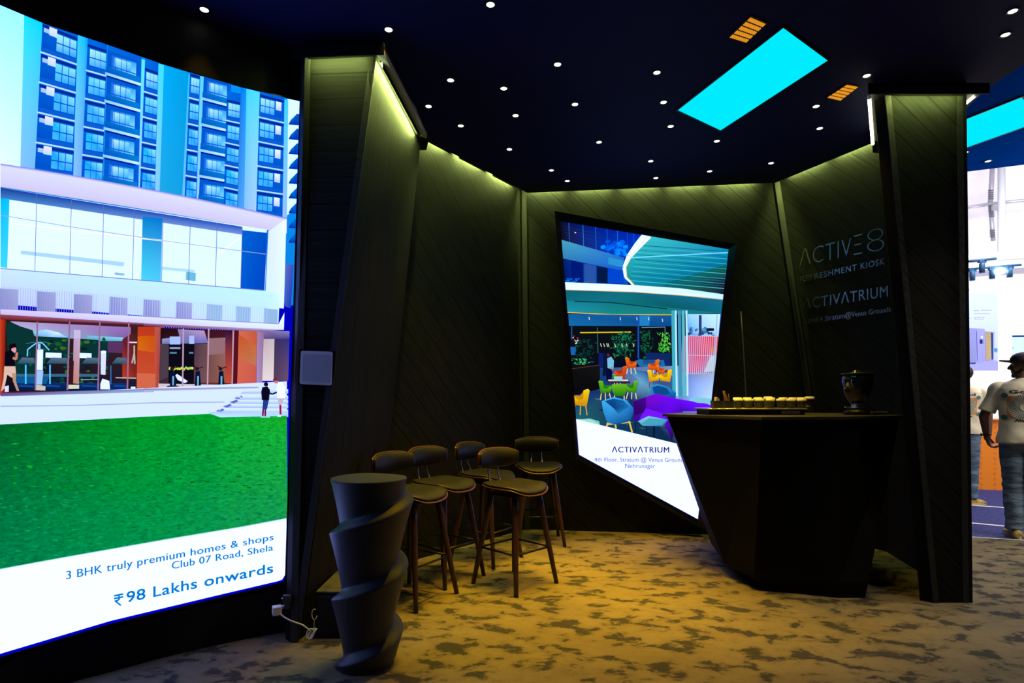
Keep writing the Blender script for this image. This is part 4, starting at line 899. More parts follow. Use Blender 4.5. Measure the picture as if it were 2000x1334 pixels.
def vent(cs, label):
    P4 = [onz(*p, 3.194) for p in cs]; o0 = P4[0].copy(); o0.z = 3.2
    t = empty('ceiling_vent', o0, label, 'vent', 'amber lit vents in the ceiling')
    q = lambda u, v, z: (P4[0].lerp(P4[1], u).lerp(P4[3].lerp(P4[2], u), v)-o0)+Vector((0, 0, z))
    m = MB(); m.prism([q(-.08, -.04, 0), q(1.08, -.04, 0), q(1.08, 1.04, 0), q(-.08, 1.04, 0)], [q(-.08, -.04, .005), q(1.08, -.04, .005), q(1.08, 1.04, .005), q(-.08, 1.04, .005)]); m.build('backing', M_black, t)
    m = MB()
    for r in range(5):
        for k in range(9):
            u0 = k/9; u1 = u0+.07; v0 = r/5+.02; v1 = v0+.135
            m.prism([q(u0, v0, -.004), q(u1, v0, -.004), q(u1, v1, -.004), q(u0, v1, -.004)], [q(u0, v0, -.0005), q(u1, v0, -.0005), q(u1, v1, -.0005), q(u0, v1, -.0005)])
    m.build('louvres', M_amber, t)
vent([(1467, 33), (1497, 46), (1457, 84), (1424, 74)], 'amber glowing louvred vent in the ceiling beside the large cyan panel')
vent([(1655, 165), (1677, 169), (1641, 197), (1615, 191)], 'smaller amber louvred vent in the ceiling left of the right cap')

# ------------------------------------------------------------------ blank white square plate on the left pier
def pier_pt(px, py, off):
    n_ = Vector((-.06, 1, -.055)).normalized(); P_ = Vector((-1.12, 3.022, 0)); return hit(px, py, P_-n_*off, n_)
t = empty('wall_plate', pier_pt(617, 718, .0), 'white square acrylic plate with a dark rim on the left pier', 'plate'); iv = Vector(t.location)
def rr_quad(c4, r, n=5):
    out = []
    for i in range(4):
        p = Vector(c4[i]); a = (Vector(c4[i-1])-p).normalized()*r; b_ = (Vector(c4[(i+1) % 4])-p).normalized()*r
        for k in range(n+1):
            s = k/n; out.append(p+a*(1-s)**2+b_*s**2)
    return out
for nm, c4, o0, o1, mm in (('rim', ((584, 682), (652, 684.5), (649.5, 755), (582, 752)), -.03, .006, M_iron), ('face', ((587.5, 685), (650, 687), (648, 753), (585, 750)), .005, .0105, mat('white_acrylic', (.90, .92, .98), .3)), ('inset', ((592, 691), (646, 693), (644, 747), (589.5, 744)), .010, .0115, mat('frosted_inset', (.60, .64, .76), .5))):
    q = rr_quad(c4, 4); m = MB(); m.prism([pier_pt(*p, o0)-iv for p in q], [pier_pt(*p, o1)-iv for p in q]); m.build(nm, mm, t)

# ------------------------------------------------------------------ twisted cocktail table
t = empty('cocktail_table', (-.665, 2.80, 0), 'round charcoal high table with a twisted stepped column beside the left pier', 'table')
NT, NZ, HT, PT = 144, 240, .868, .31
def tab_r(th, z):
    a = (th+PI) % (2*PI)                                # 0 at the left, growing through the front to the right
    ph = ((z-(.653+PT*a/(2*PI)))/PT) % 1.0
    rim = .156+.046*z/HT; neck = rim-.047
    if ph > .85: s = (ph-.85)/.15; rr = rim+(neck-rim)*(s*s*(3-2*s))*1.0
    else: s = ph/.85; rr = neck+(rim-neck)*s**1.25
    return rr*(1 if z > .03 else .97)
# above a ledge the tier starts at its neck and flares up to the rim of the next ledge
def tab_pt(i, j):
    th = 2*PI*i/NT; z = HT*j/NZ; r = tab_r(th, z); cx = -.045*(1-z/HT)*.5
    return (cx+r*math.cos(th), r*math.sin(th), z)
m = MB(); V = [[m.bm.verts.new(tab_pt(i, j)) for i in range(NT)] for j in range(NZ+1)]
for j in range(NZ):
    for i in range(NT):
        f = m.bm.faces.new((V[j][i], V[j][(i+1) % NT], V[j+1][(i+1) % NT], V[j+1][i])); f.smooth = True
m.bm.faces.new(V[0][::-1]); m.build('column', M_tab, t)
tp = [tab_pt(i, NZ) for i in range(NT)]
m = MB(); c_ = Vector((0, 0, HT))
m.rings([[Vector(p)-Vector((0, 0, .004)) for p in tp], [c_+(Vector(p)-c_)*1.012+Vector((0, 0, .004)) for p in tp], [c_+(Vector(p)-c_)*1.005+Vector((0, 0, .009)) for p in tp], [c_+(Vector(p)-c_)*.97+Vector((0, 0, .010)) for p in tp]], cap=(True, True), smooth=False)
m.build('tabletop', mat('dark_grey_tabletop', (.035, .036, .033), .6, bump=.05), t)

# ------------------------------------------------------------------ bar stools
def stool():
    t = empty('bar_stool', (0, 0, 0), '', 'bar stool', 'bar stools by the left wall')
    for sx in (-1, 1):
        for sy in (-1, 1):
            m = MB(); top = Vector((sx*.115, sy*.11, .615)); bot = Vector((sx*.20, sy*.20, .003))
            n_ = 6; pts = [bot.lerp(top, k/n_) for k in range(n_+1)]; m.tube(pts, [.0145+.006*math.sin(PI*(k/n_)*.5) for k in range(n_+1)], seg=12)
            leg = m.build('leg', M_walnut, t)
            m = MB(); m.lathe([(.015, 0), (.016, .004)], c=bot-Vector((0, 0, .003)), seg=12); m.build('foot_glide', M_iron, leg)
    m = MB(); k = .25/.615; c4 = [Vector((sx*(.205-.09*k), sy*(.205-.095*k), .25+dz)) for sx, sy, dz in ((-1, -1, 0), (1, -1, 0), (1, 1, 0), (-1, 1, 0))]
    for i in range(4): m.tube([c4[i], c4[(i+1) % 4]], .0075, seg=8)
    m.build('footrest', M_iron, t)
    m = MB(); m.box((-.13, -.13, .606), (.13, .13, .624), bevel=.004); m.lathe([(.07, .622), (.07, .640)], seg=24); m.build('seat_plate', M_iron, t)
    def seat_z(x, y): return .035*(abs(x)/.21)**2.2 - .012*math.cos(y/.2*PI/2) + (.020*max(0, -y/.2)**2) - .030*max(0, (y-.1)/.1)**2
    def seat(z0, z1_, s, name, mm, puff):
        m = MB(); n_ = 36; rings_ = []
        def outl(a, k): x = .200*s*k*math.copysign(abs(math.cos(a))**.62, math.cos(a)); y = .195*s*k*math.copysign(abs(math.sin(a))**.72, math.sin(a)); return x, y
        prof = [(0.02, z0), (.5, z0), (.9, z0), (1, (z0*.65+z1_*.35)), (1, (z0*.3+z1_*.7)), (.95, z1_), (.8, z1_+puff*.7), (.5, z1_+puff), (.02, z1_+puff)]
        for k, z in prof: rings_.append([Vector((*outl(2*PI*i/n_, k), z+seat_z(*outl(2*PI*i/n_, k)))) for i in range(n_)])
        m.rings(rings_); return m.build(name, mm, t)
    seat(.640, .650, 1.02, 'seat_shell', M_ply, 0); seat(.6505, .668, .985, 'seat_cushion', M_leather, .014)
    def back(off0, off1, w_, z0, z1_, name, mm, puff):
        m = MB(); nx = 20; rings_ = []
        for i in range(nx+1):
            u = -1+2*i/nx; x = u*w_; yc = -.205+.055*u*u; e_ = (1-abs(u)**3.5*.45); zc = (z0+z1_)/2+.008; hh = (z1_-z0)/2*e_
            a = PI/2-math.atan2(2*.055*u, w_)                                     # outward direction of the shell
            d = Vector((-math.cos(a)*-1*0, 1, 0))
            rings_.append([Vector((x, yc+off0, zc-hh)), Vector((x, yc+off1+puff*(1-u**4)*.5, zc-hh*.86)), Vector((x, yc+off1+puff*(1-u**4), zc)), Vector((x, yc+off1+puff*(1-u**4)*.5, zc+hh*.86)), Vector((x, yc+off0, zc+hh)), Vector((x, yc+off0-.002, zc))])
        m.rings(rings_); return m.build(name, mm, t)
    back(-.008, .002, .198, .762, .905, 'backrest_shell', M_ply, 0); back(.003, .012, .190, .767, .901, 'backrest_pad', M_leather, .020)
    for sx in (-1, 1):
        m = MB(); m.tube([(sx*.055, -.14, .645), (sx*.052, -.185, .665), (sx*.045, -.215, .74), (sx*.045, -.214, .80)], .0055, seg=8); m.build('back_rod', M_steel, t)
    return t
ST = [((.02, 4.00), (.72, -.69), 'bar stool standing nearest the middle of the carpet, in front of the others'),
      ((.235, 5.17), (.06, -1), 'bar stool farthest back and closest to the slanted display'),
      ((-.48, 4.14), (.80, -.60), 'bar stool between the twisted table and the frontmost stool'),
      ((-.63, 3.72), (.86, -.52), 'bar stool standing close behind the twisted table, half hidden by it'),
      ((-.20, 4.60), (.85, -.53), 'bar stool behind the frontmost stool, back turned to the left wall')]
s0 = stool()
for i, ((x, y), (fx, fy), lab) in enumerate(ST):
    rz = math.atan2(fy, fx)-PI/2
    if i == 0: s0.location = (x, y, 0); s0.rotation_euler = (0, 0, rz); s0['label'] = lab
    else: dup(s0, (x, y, 0), rz, lab)

# ------------------------------------------------------------------ floor things at the left pier
t = empty('storage_case', (-.93, 3.26, 0), 'low black case with a worn top on the carpet behind the twisted table', 'case')
m = MB(); m.box((-.10, -.19, 0), (.10, .19, .235), bevel=.025); m.build('body', M_black, t)
m = MB(); m.box((-.095, -.185, .2352), (.095, .185, .247), bevel=.004); m.build('lid', mat('worn_grey_fabric', (.07, .065, .055), .9, var=.5, vscale=14), t)
p0 = at(541, 1192, 3.02); t = empty('power_adapter', p0, 'white plug-in power adapter with a thin lead at the foot of the curved screen', 'power adapter')
m = MB(); m.box((-.022, -.022, -.022), (.022, .022, .022), bevel=.004, M=Matrix.Rotation(.5, 4, 'Z')); m.build('adapter_body', M_white, t)
m = MB(); m.box((.018, -.006, .004), (.046, .010, .020), bevel=.002, M=Matrix.Rotation(.5, 4, 'Z')); m.build('plug', M_white, t)
M_cable = mat('grey_white_cable', (.6, .6, .58), .5)
pts = [at(x, y, d) for x, y, d in ((545, 1197, 3.01), (556, 1206, 2.99), (567, 1212, 2.98), (578, 1216, 2.98), (590, 1220, 2.98), (600, 1227, 2.98), (606, 1232, 2.98))]
m = MB(); m.tube([p-p0 for p in pts], .0038, seg=8)
c = at(609, 1238, 2.98)
for k in range(3): m.tube([c-p0+Vector((.018*math.cos(a)+.006*k-.008, .004*k+.012*math.sin(a), .022*math.sin(a+k*.7))) for a in [2*PI*i/16 for i in range(16)]], .003, seg=6, closed=True)
m.build('lead', M_cable, t)
p0 = at(614, 1200, 3.0); t = empty('cable_loop', p0, 'small pale loop of wire hanging on the foot of the left pier', 'cable')
m = MB(); m.tube([Vector((.013*math.cos(a), .0, .022*math.sin(a)*1.2)) for a in [PI*.35+1.55*PI*i/14 for i in range(15)]], .0025, seg=6); m.tube([(0, .0, -.026), (-.002, 0, -.06), (-.006, 0, -.085)], .0015, seg=6); m.build('wire', mat('yellow_wire', (.6, .55, .2), .5), t)
p0 = at(560, 1168, 3.03); t = empty('cable_joint', p0, 'dark cable joint with a small light on the lower edge of the curved screen', 'cable joint')
m = MB(); m.box((-.018, -.012, -.02), (.022, .012, .016), bevel=.004); m.box((-.010, -.01, -.055), (.014, .01, -.02), bevel=.003); m.build('joint_body', mat('grey_black_plastic', (.05, .05, .055), .3), t)
m = MB(); m.sphere((-.018, -.012, .002), .004, 8, 6); m.build('indicator', M_white, t)

# ------------------------------------------------------------------ faceted bar counter
t = empty('bar_counter', (2.0, 4.2, 0), 'black faceted bar counter with a dark grey slab top in front of the right wall', 'counter'); iv = Vector(t.location)
ZT = 1.122
topr = [(1.165, 4.42), (1.56, 3.68), (2.08, 3.76), (2.70, 4.10), (2.66, 4.70), (2.3, 5.0), (1.5, 5.0)]
botr = [(1.49, 4.12), (1.575, 3.86), (2.05, 3.70), (2.22, 3.70), (2.45, 4.45), (2.2, 4.75), (1.6, 4.75)]
midr = [(1.36, 4.24), (1.555, 3.80), (2.04, 3.75), (2.34, 3.83), (2.52, 4.5), (2.22, 4.82), (1.58, 4.82)]
# straight silhouettes: blend from the bottom outline to the top one, lower tenth cut back
m = MB(); V3 = lambda r, z: [Vector((x, y, z))-iv for x, y in r]
low = [(b_[0]+(a[0]-b_[0])*.16, b_[1]+(a[1]-b_[1])*.16) for a, b_ in zip(topr, botr)]
toe = [(1.62, 4.12), (1.66, 3.87), (2.05, 3.705), (2.22, 3.705), (2.42, 4.40), (2.18, 4.70), (1.66, 4.70)]
m.rings([V3(toe, 0), V3([(1.49, 4.12), (1.58, 3.84), (2.055, 3.70), (2.24, 3.70), (2.46, 4.45), (2.2, 4.75), (1.6, 4.75)], .10), V3(topr, ZT-.001)], 0, False); m.build('body', M_kiosk, t)
ov = [(1.13, 4.43), (1.545, 3.645), (2.09, 3.73), (2.74, 4.085), (2.70, 4.72), (2.32, 5.03), (1.48, 5.03)]
m = MB(); m.prism(V3(ov, ZT), V3(ov, ZT+.018)); m.build('countertop', M_slab, t)
ZC = ZT+.0185
# raised end block on the slab
t = empty('counter_block', (2.63, 4.24, ZC), 'small dark flat block at the right end of the bar counter', 'block')
m = MB(); m.box((-.05, -.04, 0), (.06, .04, .022), bevel=.008); m.build('block_body', M_slab, t)

# drinks tray
t = empty('serving_tray', (1.73, 4.28, ZC), 'long low dark serving box with a silver top carrying rows of cups', 'serving tray')
m = MB(); m.box((-.345, -.14, 0), (.33, .14, .036), bevel=.003); m.build('box', M_black, t)
m = MB(); m.box((-.36, -.155, .0365), (.345, .155, .047), bevel=.004); m.build('silver_top', M_steel, t)
m = MB(); m.box((.165, -.1425, .008), (.295, -.1402, .030)); lab_ = m.build('label_sticker', mat('silver_label', (.35, .37, .4), .35, metal=.6, var=.6, vscale=60), t)
ZK = ZC+.0475
def cup(name, lab):
    t = empty(name, (0, 0, 0), lab, 'cup', 'black paper cups with cream lids on the tray')
    MB().lathe([(.022, 0), (.0275, .050), (.0285, .0515)], seg=24).build('cup_body', mat('black_paper', (.02, .02, .02), .6), t)
    MB().lathe([(.0300, .050), (.0315, .055), (.0305, .058), (.028, .066), (.018, .0665)], seg=24).build('lid', mat('cream_lid', (.85, .84, .74), .45), t)
    return t
c0 = None; nm_ = ['first', 'second', 'third', 'fourth', 'fifth', 'sixth', 'seventh', 'eighth']
for i, px in enumerate((1442.5, 1463, 1483.5, 1504.5, 1525, 1545, 1565.5)):
    lab = 'black cup with cream lid, front row, %s from the stirrer bin' % nm_[i]; loc = ((px-1000)/F*4.19, 4.19, ZK)
    if c0 is None: c0 = cup('lidded_cup', lab); c0.location = loc
    else: dup(c0, loc, 0, lab)
for i, px in enumerate((1438, 1457, 1478, 1503, 1527, 1546, 1562)):
    dup(c0, ((px-1000)/F*4.29, 4.27, ZK), 0, 'black cup with cream lid, back row, %s from the stirrer bin' % nm_[i]).scale = (1, 1, 1.15)
top_ = [dup(c0, ((px-1000)/F*4.36, 4.352, ZK), 0, lab) for px, lab in ((1499, 'black cup with cream lid alone behind the back row, near the bin end'), (1580, 'black cup with cream lid at the far right corner of the tray'))]
for i, (px, lab) in enumerate(((1399.5, 'square black bin of white napkins at the left end of the tray'), (1421, 'square black bin of wooden stirrers beside the napkin bin'))):
    t = empty('square_bin', ((px-1000)/F*4.2, 4.2, ZK), lab, 'bin'); w_ = .033
    m = MB(); o_ = [(-w_, -w_), (w_, -w_), (w_, w_), (-w_, w_)]; i_ = [(x*.9, y*.9) for x, y in o_]
    m.rings([[Vector((x*.95, y*.95, 0)) for x, y in o_], [Vector((x, y, .052)) for x, y in o_], [Vector((x, y, .052)) for x, y in i_], [Vector((x*.9, y*.9, .006)) for x, y in i_]], 0, False); m.build('bin_body', mat('black_card', (.02, .02, .02), .5), t)
bx = (1399.5-1000)/F*4.2; by = 4.2
for k in range(5):
    t = empty('paper_napkin', (bx-.014+k*.0075, by, ZK+.0068), 'folded white paper napkin standing in the black bin, %s in the stack' % nm_[k], 'napkin', 'napkins in the black bin')
    m = MB(); a = .12-k*.05; m.box((-.0025, -.024, 0), (.0025, .024, .072-k*.003), M=Matrix.Rotation(a, 4, 'Y'), bevel=.001); m.build('folded_sheet', mat('white_paper', (.55, .55, .56), .8), t)
bx = (1421-1000)/F*4.2
M_stick = mat('birch_wood', (.62, .42, .16), .6)
for k in range(10):
    lean = -.40+.03*k+random.uniform(-.05, .05) if k < 9 else -.10
    loc = (bx+.018-k*.0032 if k < 9 else bx+.022, by-.015+.0035*k, ZK+.0072)
    t = empty('wooden_stirrer', loc, 'wooden stirrer leaning in the second bin, %s of the bundle' % (nm_+['ninth', 'last'])[k] if k < 9 else 'wooden stirrer standing apart and almost upright in the second bin', 'stirrer', 'wooden stirrers in the second bin')
    m = MB(); m.box((-.0022, -.001, 0), (.0022, .001, .118 if k < 9 else .095), M=Matrix.Rotation(lean*.95, 4, 'Y')); m.build('stick', M_stick, t)
t = empty('metal_tongs', (2.095, 4.2, ZK), 'small silver tongs lying at the right end of the tray', 'tongs')
m = MB(); m.tube([(-.035, -.02, .008), (0, -.01, .022), (.03, 0, .014), (.0, .012, .006), (-.03, .02, .004)], .004, seg=6); m.build('tong_arms', M_steel, t)

for o in top_: o.scale = (1.05, 1.05, 1.24)
# coffee grinder hopper
t = empty('coffee_grinder', (2.46, 4.2, ZC), 'coffee grinder with a dark bell hopper standing on the bar counter', 'coffee grinder')
m = MB(); m.lathe([(.085, 0), (.085, .02), (.07, .035), (.055, .045)], seg=32); m.build('base', M_iron, t)
m = MB(); m.lathe([(.060, .0452), (.064, .050), (.040, .056), (.036, .075), (.044, .080)], seg=32); m.tube([(-.05, -.01, .052), (-.10, -.02, .054)], .004, seg=8); m.build('collar', M_steel, t)
M_smoke = mat('smoked_plastic', (.015, .017, .022), .06, spec=.8, coat=.6)
m = MB(); m.lathe([(.040, .0805), (.055, .10), (.078, .135), (.095, .18), (.103, .23), (.106, .285)], seg=40); m.build('hopper', M_smoke, t)
m = MB(); m.lathe([(.112, .286), (.112, .294), (.085, .300), (.030, .303), (.028, .316), (.010, .318)], seg=40); m.build('lid', M_smoke, t)

# dark supplies in the gap right of the counter
t = empty('waste_bag', (2.52, 3.98, 0), 'small crumpled grey bag on the carpet between counter and right pier', 'bag')
m = MB(); m.sphere((0, 0, .052), (.07, .05, .05), 18, 12)
for v in m.bm.verts: v.co += Vector(noise.noise_vector(v.co*22))*.012; v.co.z = max(v.co.z, .002)
m.build('bag_body', mat('grey_translucent_bag', (.12, .12, .11), .5), t)
# thin steel rod behind the counter
m = MB(); a, b_ = at(1447, 608, 5.12), at(1457, 780, 5.05); g = b_-a; a2 = a; b2 = a+g*1.9; b2.z = max(b2.z, .01)
m.tube([a2, a+g*.4+Vector((.004, 0, 0)), b2], .0045, seg=8)
props(m.build('steel_rod', mat('dull_grey_rod', (.10, .10, .10), .5)), 'thin steel rod leaning behind the left end of the bar counter', 'rod')
# ------------------------------------------------------------------ the bright hall on the right
HD = Vector((1, -.42, 0)).normalized(); HN = Vector((HD.y, -HD.x, 0)); HN = -HN if HN.y > 0 else HN      # HN faces the booth
HO = Vector((6.5, 8.17, 0))
def hp(u, v, z): return HO+HD*u-HN*v+Vector((0, 0, z))                  # u along the stand, v behind its front face
def hhit(px, py, v): return hit(px, py, HO-HN*v, HN)
def hbox(mb, u0, u1, v0, v1, z0, z1_, iv, mi=0):
    mb.prism([hp(u, v, z0)-iv for u, v in ((u0, v0), (u1, v0), (u1, v1), (u0, v1))], [hp(u, v, z1_)-iv for u, v in ((u0, v0), (u1, v0), (u1, v1), (u0, v1))], mi)
M_blue, nt, b = nodes('blue_speckled_carpet'); N = nt.nodes.new; L = nt.links.new
tc = N('ShaderNodeTexCoord'); n = N('ShaderNodeTexNoise'); n.inputs['Scale'].default_value = 34; n.inputs['Detail'].default_value = 9; n.inputs['Roughness'].default_value = .8; L(tc.outputs['Object'], n.inputs['Vector'])
r = N('ShaderNodeValToRGB'); r.color_ramp.elements[0].position = .45; r.color_ramp.elements[0].color = (.006, .004, .085, 1); r.color_ramp.elements[1].position = .68; r.color_ramp.elements[1].color = (.045, .085, .34, 1)
L(n.outputs['Fac'], r.inputs[0]); L(r.outputs[0], b.inputs['Base Color']); b.inputs['Roughness'].default_value = .95
m = MB(); m.poly([(9, 3.44, 0), (14, 1.5, 0), (16, 14, 0), (3.3, 14, 0), (3.3, 5.9, 0), (4.16, 5.36, 0)]); struct(m.build('floor_hall', M_blue), 'blue speckled carpet of the hall')
M_line = mat('white_floor_tape', (.8, .8, .8), .6)
for i, (a, b_, lab) in enumerate((((1889, 986.5), (1980, 993), 'white line on the blue carpet nearer the orange counter'), ((1889, 1021), (1984, 1030), 'white line on the blue carpet nearer the booth'), ((1889, 1048.5), (1975, 1053.8), 'pale trim along the edge where both carpets meet'))):
    a = onz(*a, .002); b_ = onz(*b_, .002); d = (b_-a).normalized(); n_ = Vector((-d.y, d.x, 0))*(.022 if i < 2 else .008); a = a-d*.4; b_ = b_+d*2.2
    m = MB(); z = Vector((0, 0, .003)); m.prism([a-n_, b_-n_, b_+n_, a+n_], [a-n_+z, b_-n_+z, b_+n_+z, a+n_+z]); props(m.build('floor_tape', M_line), lab, 'floor line', 'white lines on the blue carpet')
# tent
M_tent = mat('white_tent_fabric', (.80, .77, .84), .8)
m = MB()
rg = []
for k in range(13):
    u = -8+k*1.5; rg.append([hp(u, 6.0, 0), hp(u, 6.0, 4.6), hp(u, 5.6, 6.2), hp(u, 4.6, 7.6), hp(u, 3.0, 8.6), hp(u, -4, 10)])
R = [[m.bm.verts.new(p) for p in r_] for r_ in rg]
for X_, Y_ in zip(R, R[1:]):
    for k in range(5): f = m.bm.faces.new((X_[k], X_[k+1], Y_[k+1], Y_[k])); f.smooth = False
struct(m.build('wall_tent', M_tent), 'white tent wall and roof behind the hall stands')
M_alu = mat('grey_aluminium', (.42, .42, .48), .45, metal=.3)
M_pole = mat('white_painted_pole', (.62, .66, .74), .4)
def px_bar(m, a, b_, v, r, iv, seg=10): m.tube([hhit(*a, v)-iv, hhit(*b_, v)-iv], r, seg=seg)
iv = hhit(1956, 495, 4.6); t = empty('tent_pole', Vector((iv.x, iv.y, 0)), 'thick white tent pole rising above the bright hall stand', 'pole'); iv0 = Vector(t.location)
top = hhit(1955.5, 300, 4.6); m = MB(); m.tube([Vector((0, 0, 0)), Vector((0, 0, top.z))], .062, seg=20); m.build('shaft', M_pole, t)
m = MB(); m.prism([Vector((x, y, .0)) for x, y in ((-.12, -.12), (.12, -.12), (.12, .12), (-.12, .12))], [Vector((x, y, .02)) for x, y in ((-.12, -.12), (.12, -.12), (.12, .12), (-.12, .12))]); m.build('foot_plate', M_alu, t)
iv = hhit(1936, 470, 5.2); t = empty('tent_truss', iv, 'grey perforated tent truss beside the white pole', 'truss')
m = MB(); px_bar(m, (1938.5, 325), (1934, 400), 5.2, .045, iv); px_bar(m, (1934, 400), (1940, 470), 5.2, .04, iv); m.build('beam', M_alu, t)
m = MB()
for y in list(range(372, 392, 4))+list(range(402, 424, 4))+list(range(450, 463, 4)):
    c = hhit(1935+(y-372)*.04, y, 5.12)-iv; m.box(tuple(c-Vector((.05, .01, .012))), tuple(c+Vector((.05, .01, .012))))
m.build('bolt_row', mat('dark_bolt', (.12, .12, .15), .5), t)
iv = hhit(1890, 404, 5.0); t = empty('tent_purlin', iv, 'thin grey tent purlin running across the white fabric', 'purlin')
m = MB(); px_bar(m, (1860, 409), (1934, 398), 5.0, .03, iv); px_bar(m, (1934, 398), (2060, 385), 5.0, .03, iv); px_bar(m, (1890, 406), (1925, 402), 4.95, .018, iv); m.build('rail', M_alu, t)
m = MB(); c = hhit(1944, 406, 4.95)-iv; m.box(tuple(c-Vector((.07, .02, .05))), tuple(c+Vector((.07, .02, .05)))); m.build('bracket', M_alu, t)
# exhibition stand wall
VW = 1.5
t = empty('hall_stand', hp(0, VW, 0), 'glaring white exhibition stand wall in the hall behind the orange counter', 'exhibition stand'); iv = Vector(t.location)
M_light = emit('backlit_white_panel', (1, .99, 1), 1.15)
zt = hhit(1930, 528, VW).z; zh = hhit(1930, 494, VW-.55).z; zl = hhit(1930, 527, VW-.55).z
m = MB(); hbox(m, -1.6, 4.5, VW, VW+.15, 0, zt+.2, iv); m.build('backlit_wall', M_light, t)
M_head = mat('white_stand_header', (.82, .80, .88), .5)
m = MB(); hbox(m, -1.6, 4.5, VW-.55, VW+.15, zl, zh, iv); m.build('header', M_head, t)
m = MB(); a = hhit(1884, 500, VW-.56); m.prism([hp(-1.6, VW-.57, zh-.12)-iv, hp(4.5, VW-.57, zh-.12)-iv, hp(4.5, VW-.551, zh-.12)-iv, hp(-1.6, VW-.551, zh-.12)-iv], [hp(-1.6, VW-.57, zh-.07)-iv, hp(4.5, VW-.57, zh-.07)-iv, hp(4.5, VW-.551, zh-.07)-iv, hp(-1.6, VW-.551, zh-.07)-iv]); m.build('lit_strip', M_light, t)
# posters as flat pictures mounted on the stand wall
def poster(name, win, label, cat_, draw):
    v = VW-.03; base = hhit(*win[3], v); t = empty(name, base, label, cat_)
    P_ = Picture([win], lambda x, y, o: hhit(x, y, v-o)-base); draw(P_); P_.build('printed_face', M_poster, t)
    m = MB(); m.prism([hhit(*p, v+.0)-base for p in win], [hhit(*p, v+.02)-base for p in win]); m.build('board', M_white, t)
M_poster = picture_mat('backlit_print', 1.0)
C5 = lambda x, y: (1860+x/6.064, 640+y/6.064)
C6 = lambda x, y: (1860+x/6.064, 460+y/6.064)
def d1(p):
    p.poly([(1840, 570), (1960, 570), (1960, 730), (1840, 730)], [(246, 248, 255)]*2+[(215, 215, 245)]*2)
    for x0, x1, y in ((250, 320, 890), (340, 465, 885), (255, 445, 925), (185, 215, 980), (255, 285, 975), (290, 335, 970), (345, 380, 972), (260, 375, 990)): p.line([C6(x0, y), C6(x1, y)], .9, (160, 165, 185), up=False)
    p.layer += 1
    p.poly([C5(0, 400), C5(175, 415), C5(500, 385), C5(545, 400), C5(545, 520), C5(0, 520)], (185, 185, 235))
    p.poly([C5(40, 0), C5(290, 8), C5(290, 408), C5(180, 425), C5(40, 425)], [(165, 165, 235), (175, 175, 235), (160, 165, 230), (150, 160, 225), (150, 160, 225)])
    p.poly([C5(290, 8), C5(385, 15), C5(392, 395), C5(300, 432)], [(185, 180, 240), (190, 185, 240), (175, 175, 235), (180, 175, 235)])
    p.poly([C5(385, 45), C5(500, 50), C5(492, 385), C5(392, 395)], [(90, 110, 190), (190, 190, 240), (180, 180, 235), (150, 150, 210)])
    p.poly([C5(388, 52), C5(458, 58), C5(462, 375), C5(396, 385)], [(205, 185, 150), (210, 180, 140), (220, 195, 150), (200, 175, 150)])
    p.poly([C5(458, 58), C5(482, 62), C5(484, 375), C5(464, 378)], (50, 75, 150))
    for k in range(14): p.line([C5(392, 80+k*22), C5(460, 84+k*21)], .5, (175, 150, 125), up=False)
    p.layer += 1
    p.line([C5(288, 40), C5(296, 400)], 1.2, (90, 90, 180)); p.poly([C5(325, 138), C5(355, 140), C5(355, 192), C5(325, 190)], (30, 50, 140)); p.poly([C5(355, 145), C5(372, 146), C5(372, 190), C5(355, 190)], (140, 145, 215))
    for x, y, r_ in ((350, 112, 2.4), (183, 75, 2)): p.blob(*C5(x, y), r_, r_, (245, 248, 255), 10)
    p.poly([C5(190, 415), C5(285, 412), C5(270, 432), C5(190, 430)], (60, 80, 160)); p.poly([C5(495, 245), C5(535, 245), C5(535, 290), C5(495, 290)], (30, 130, 200))
    for k in range(3): p.line([C5(495, 255+k*14), C5(535, 255+k*14)], .7, (170, 215, 240), up=False)
    p.layer += 1
poster('product_poster', [(1845, 572), (1949, 572), (1949, 724), (1845, 724)], 'pale poster of a lavender machine cabinet on the hall stand wall', 'poster', d1)
poster('product_poster', [(1977, 655), (2060, 654), (2060, 725), (1977, 726)], 'pale poster with a dark blue bar on top, behind the man in the cap', 'poster', lambda p: (p.poly([(1970, 640), (2070, 640), (2070, 740), (1970, 740)], [(230, 242, 250)]*4), p.poly([(1970, 650), (2070, 650), (2070, 657.5), (1970, 658.5)], (20, 75, 160)), p.blob(1978.5, 680, .9, 1, (30, 60, 140), 8)))
b0 = hhit(1890, 569, VW-.02); t = empty('stand_lettering', b0, 'small blue letter e on the white hall stand wall', 'lettering'); q = quadmap((1886.6, 569), (1893.2, 569), (1886.6, 560), (1893.2, 560))
m = MB()
for tr_ in glyphs('e', 0): m.prism([hhit(*q(u, v), VW-.02)-b0 for u, v in tr_], [hhit(*q(u, v), VW-.001)-b0 for u, v in tr_])
m.build('letter', mat('blue_letter', (.02, .12, .55), .5), t)
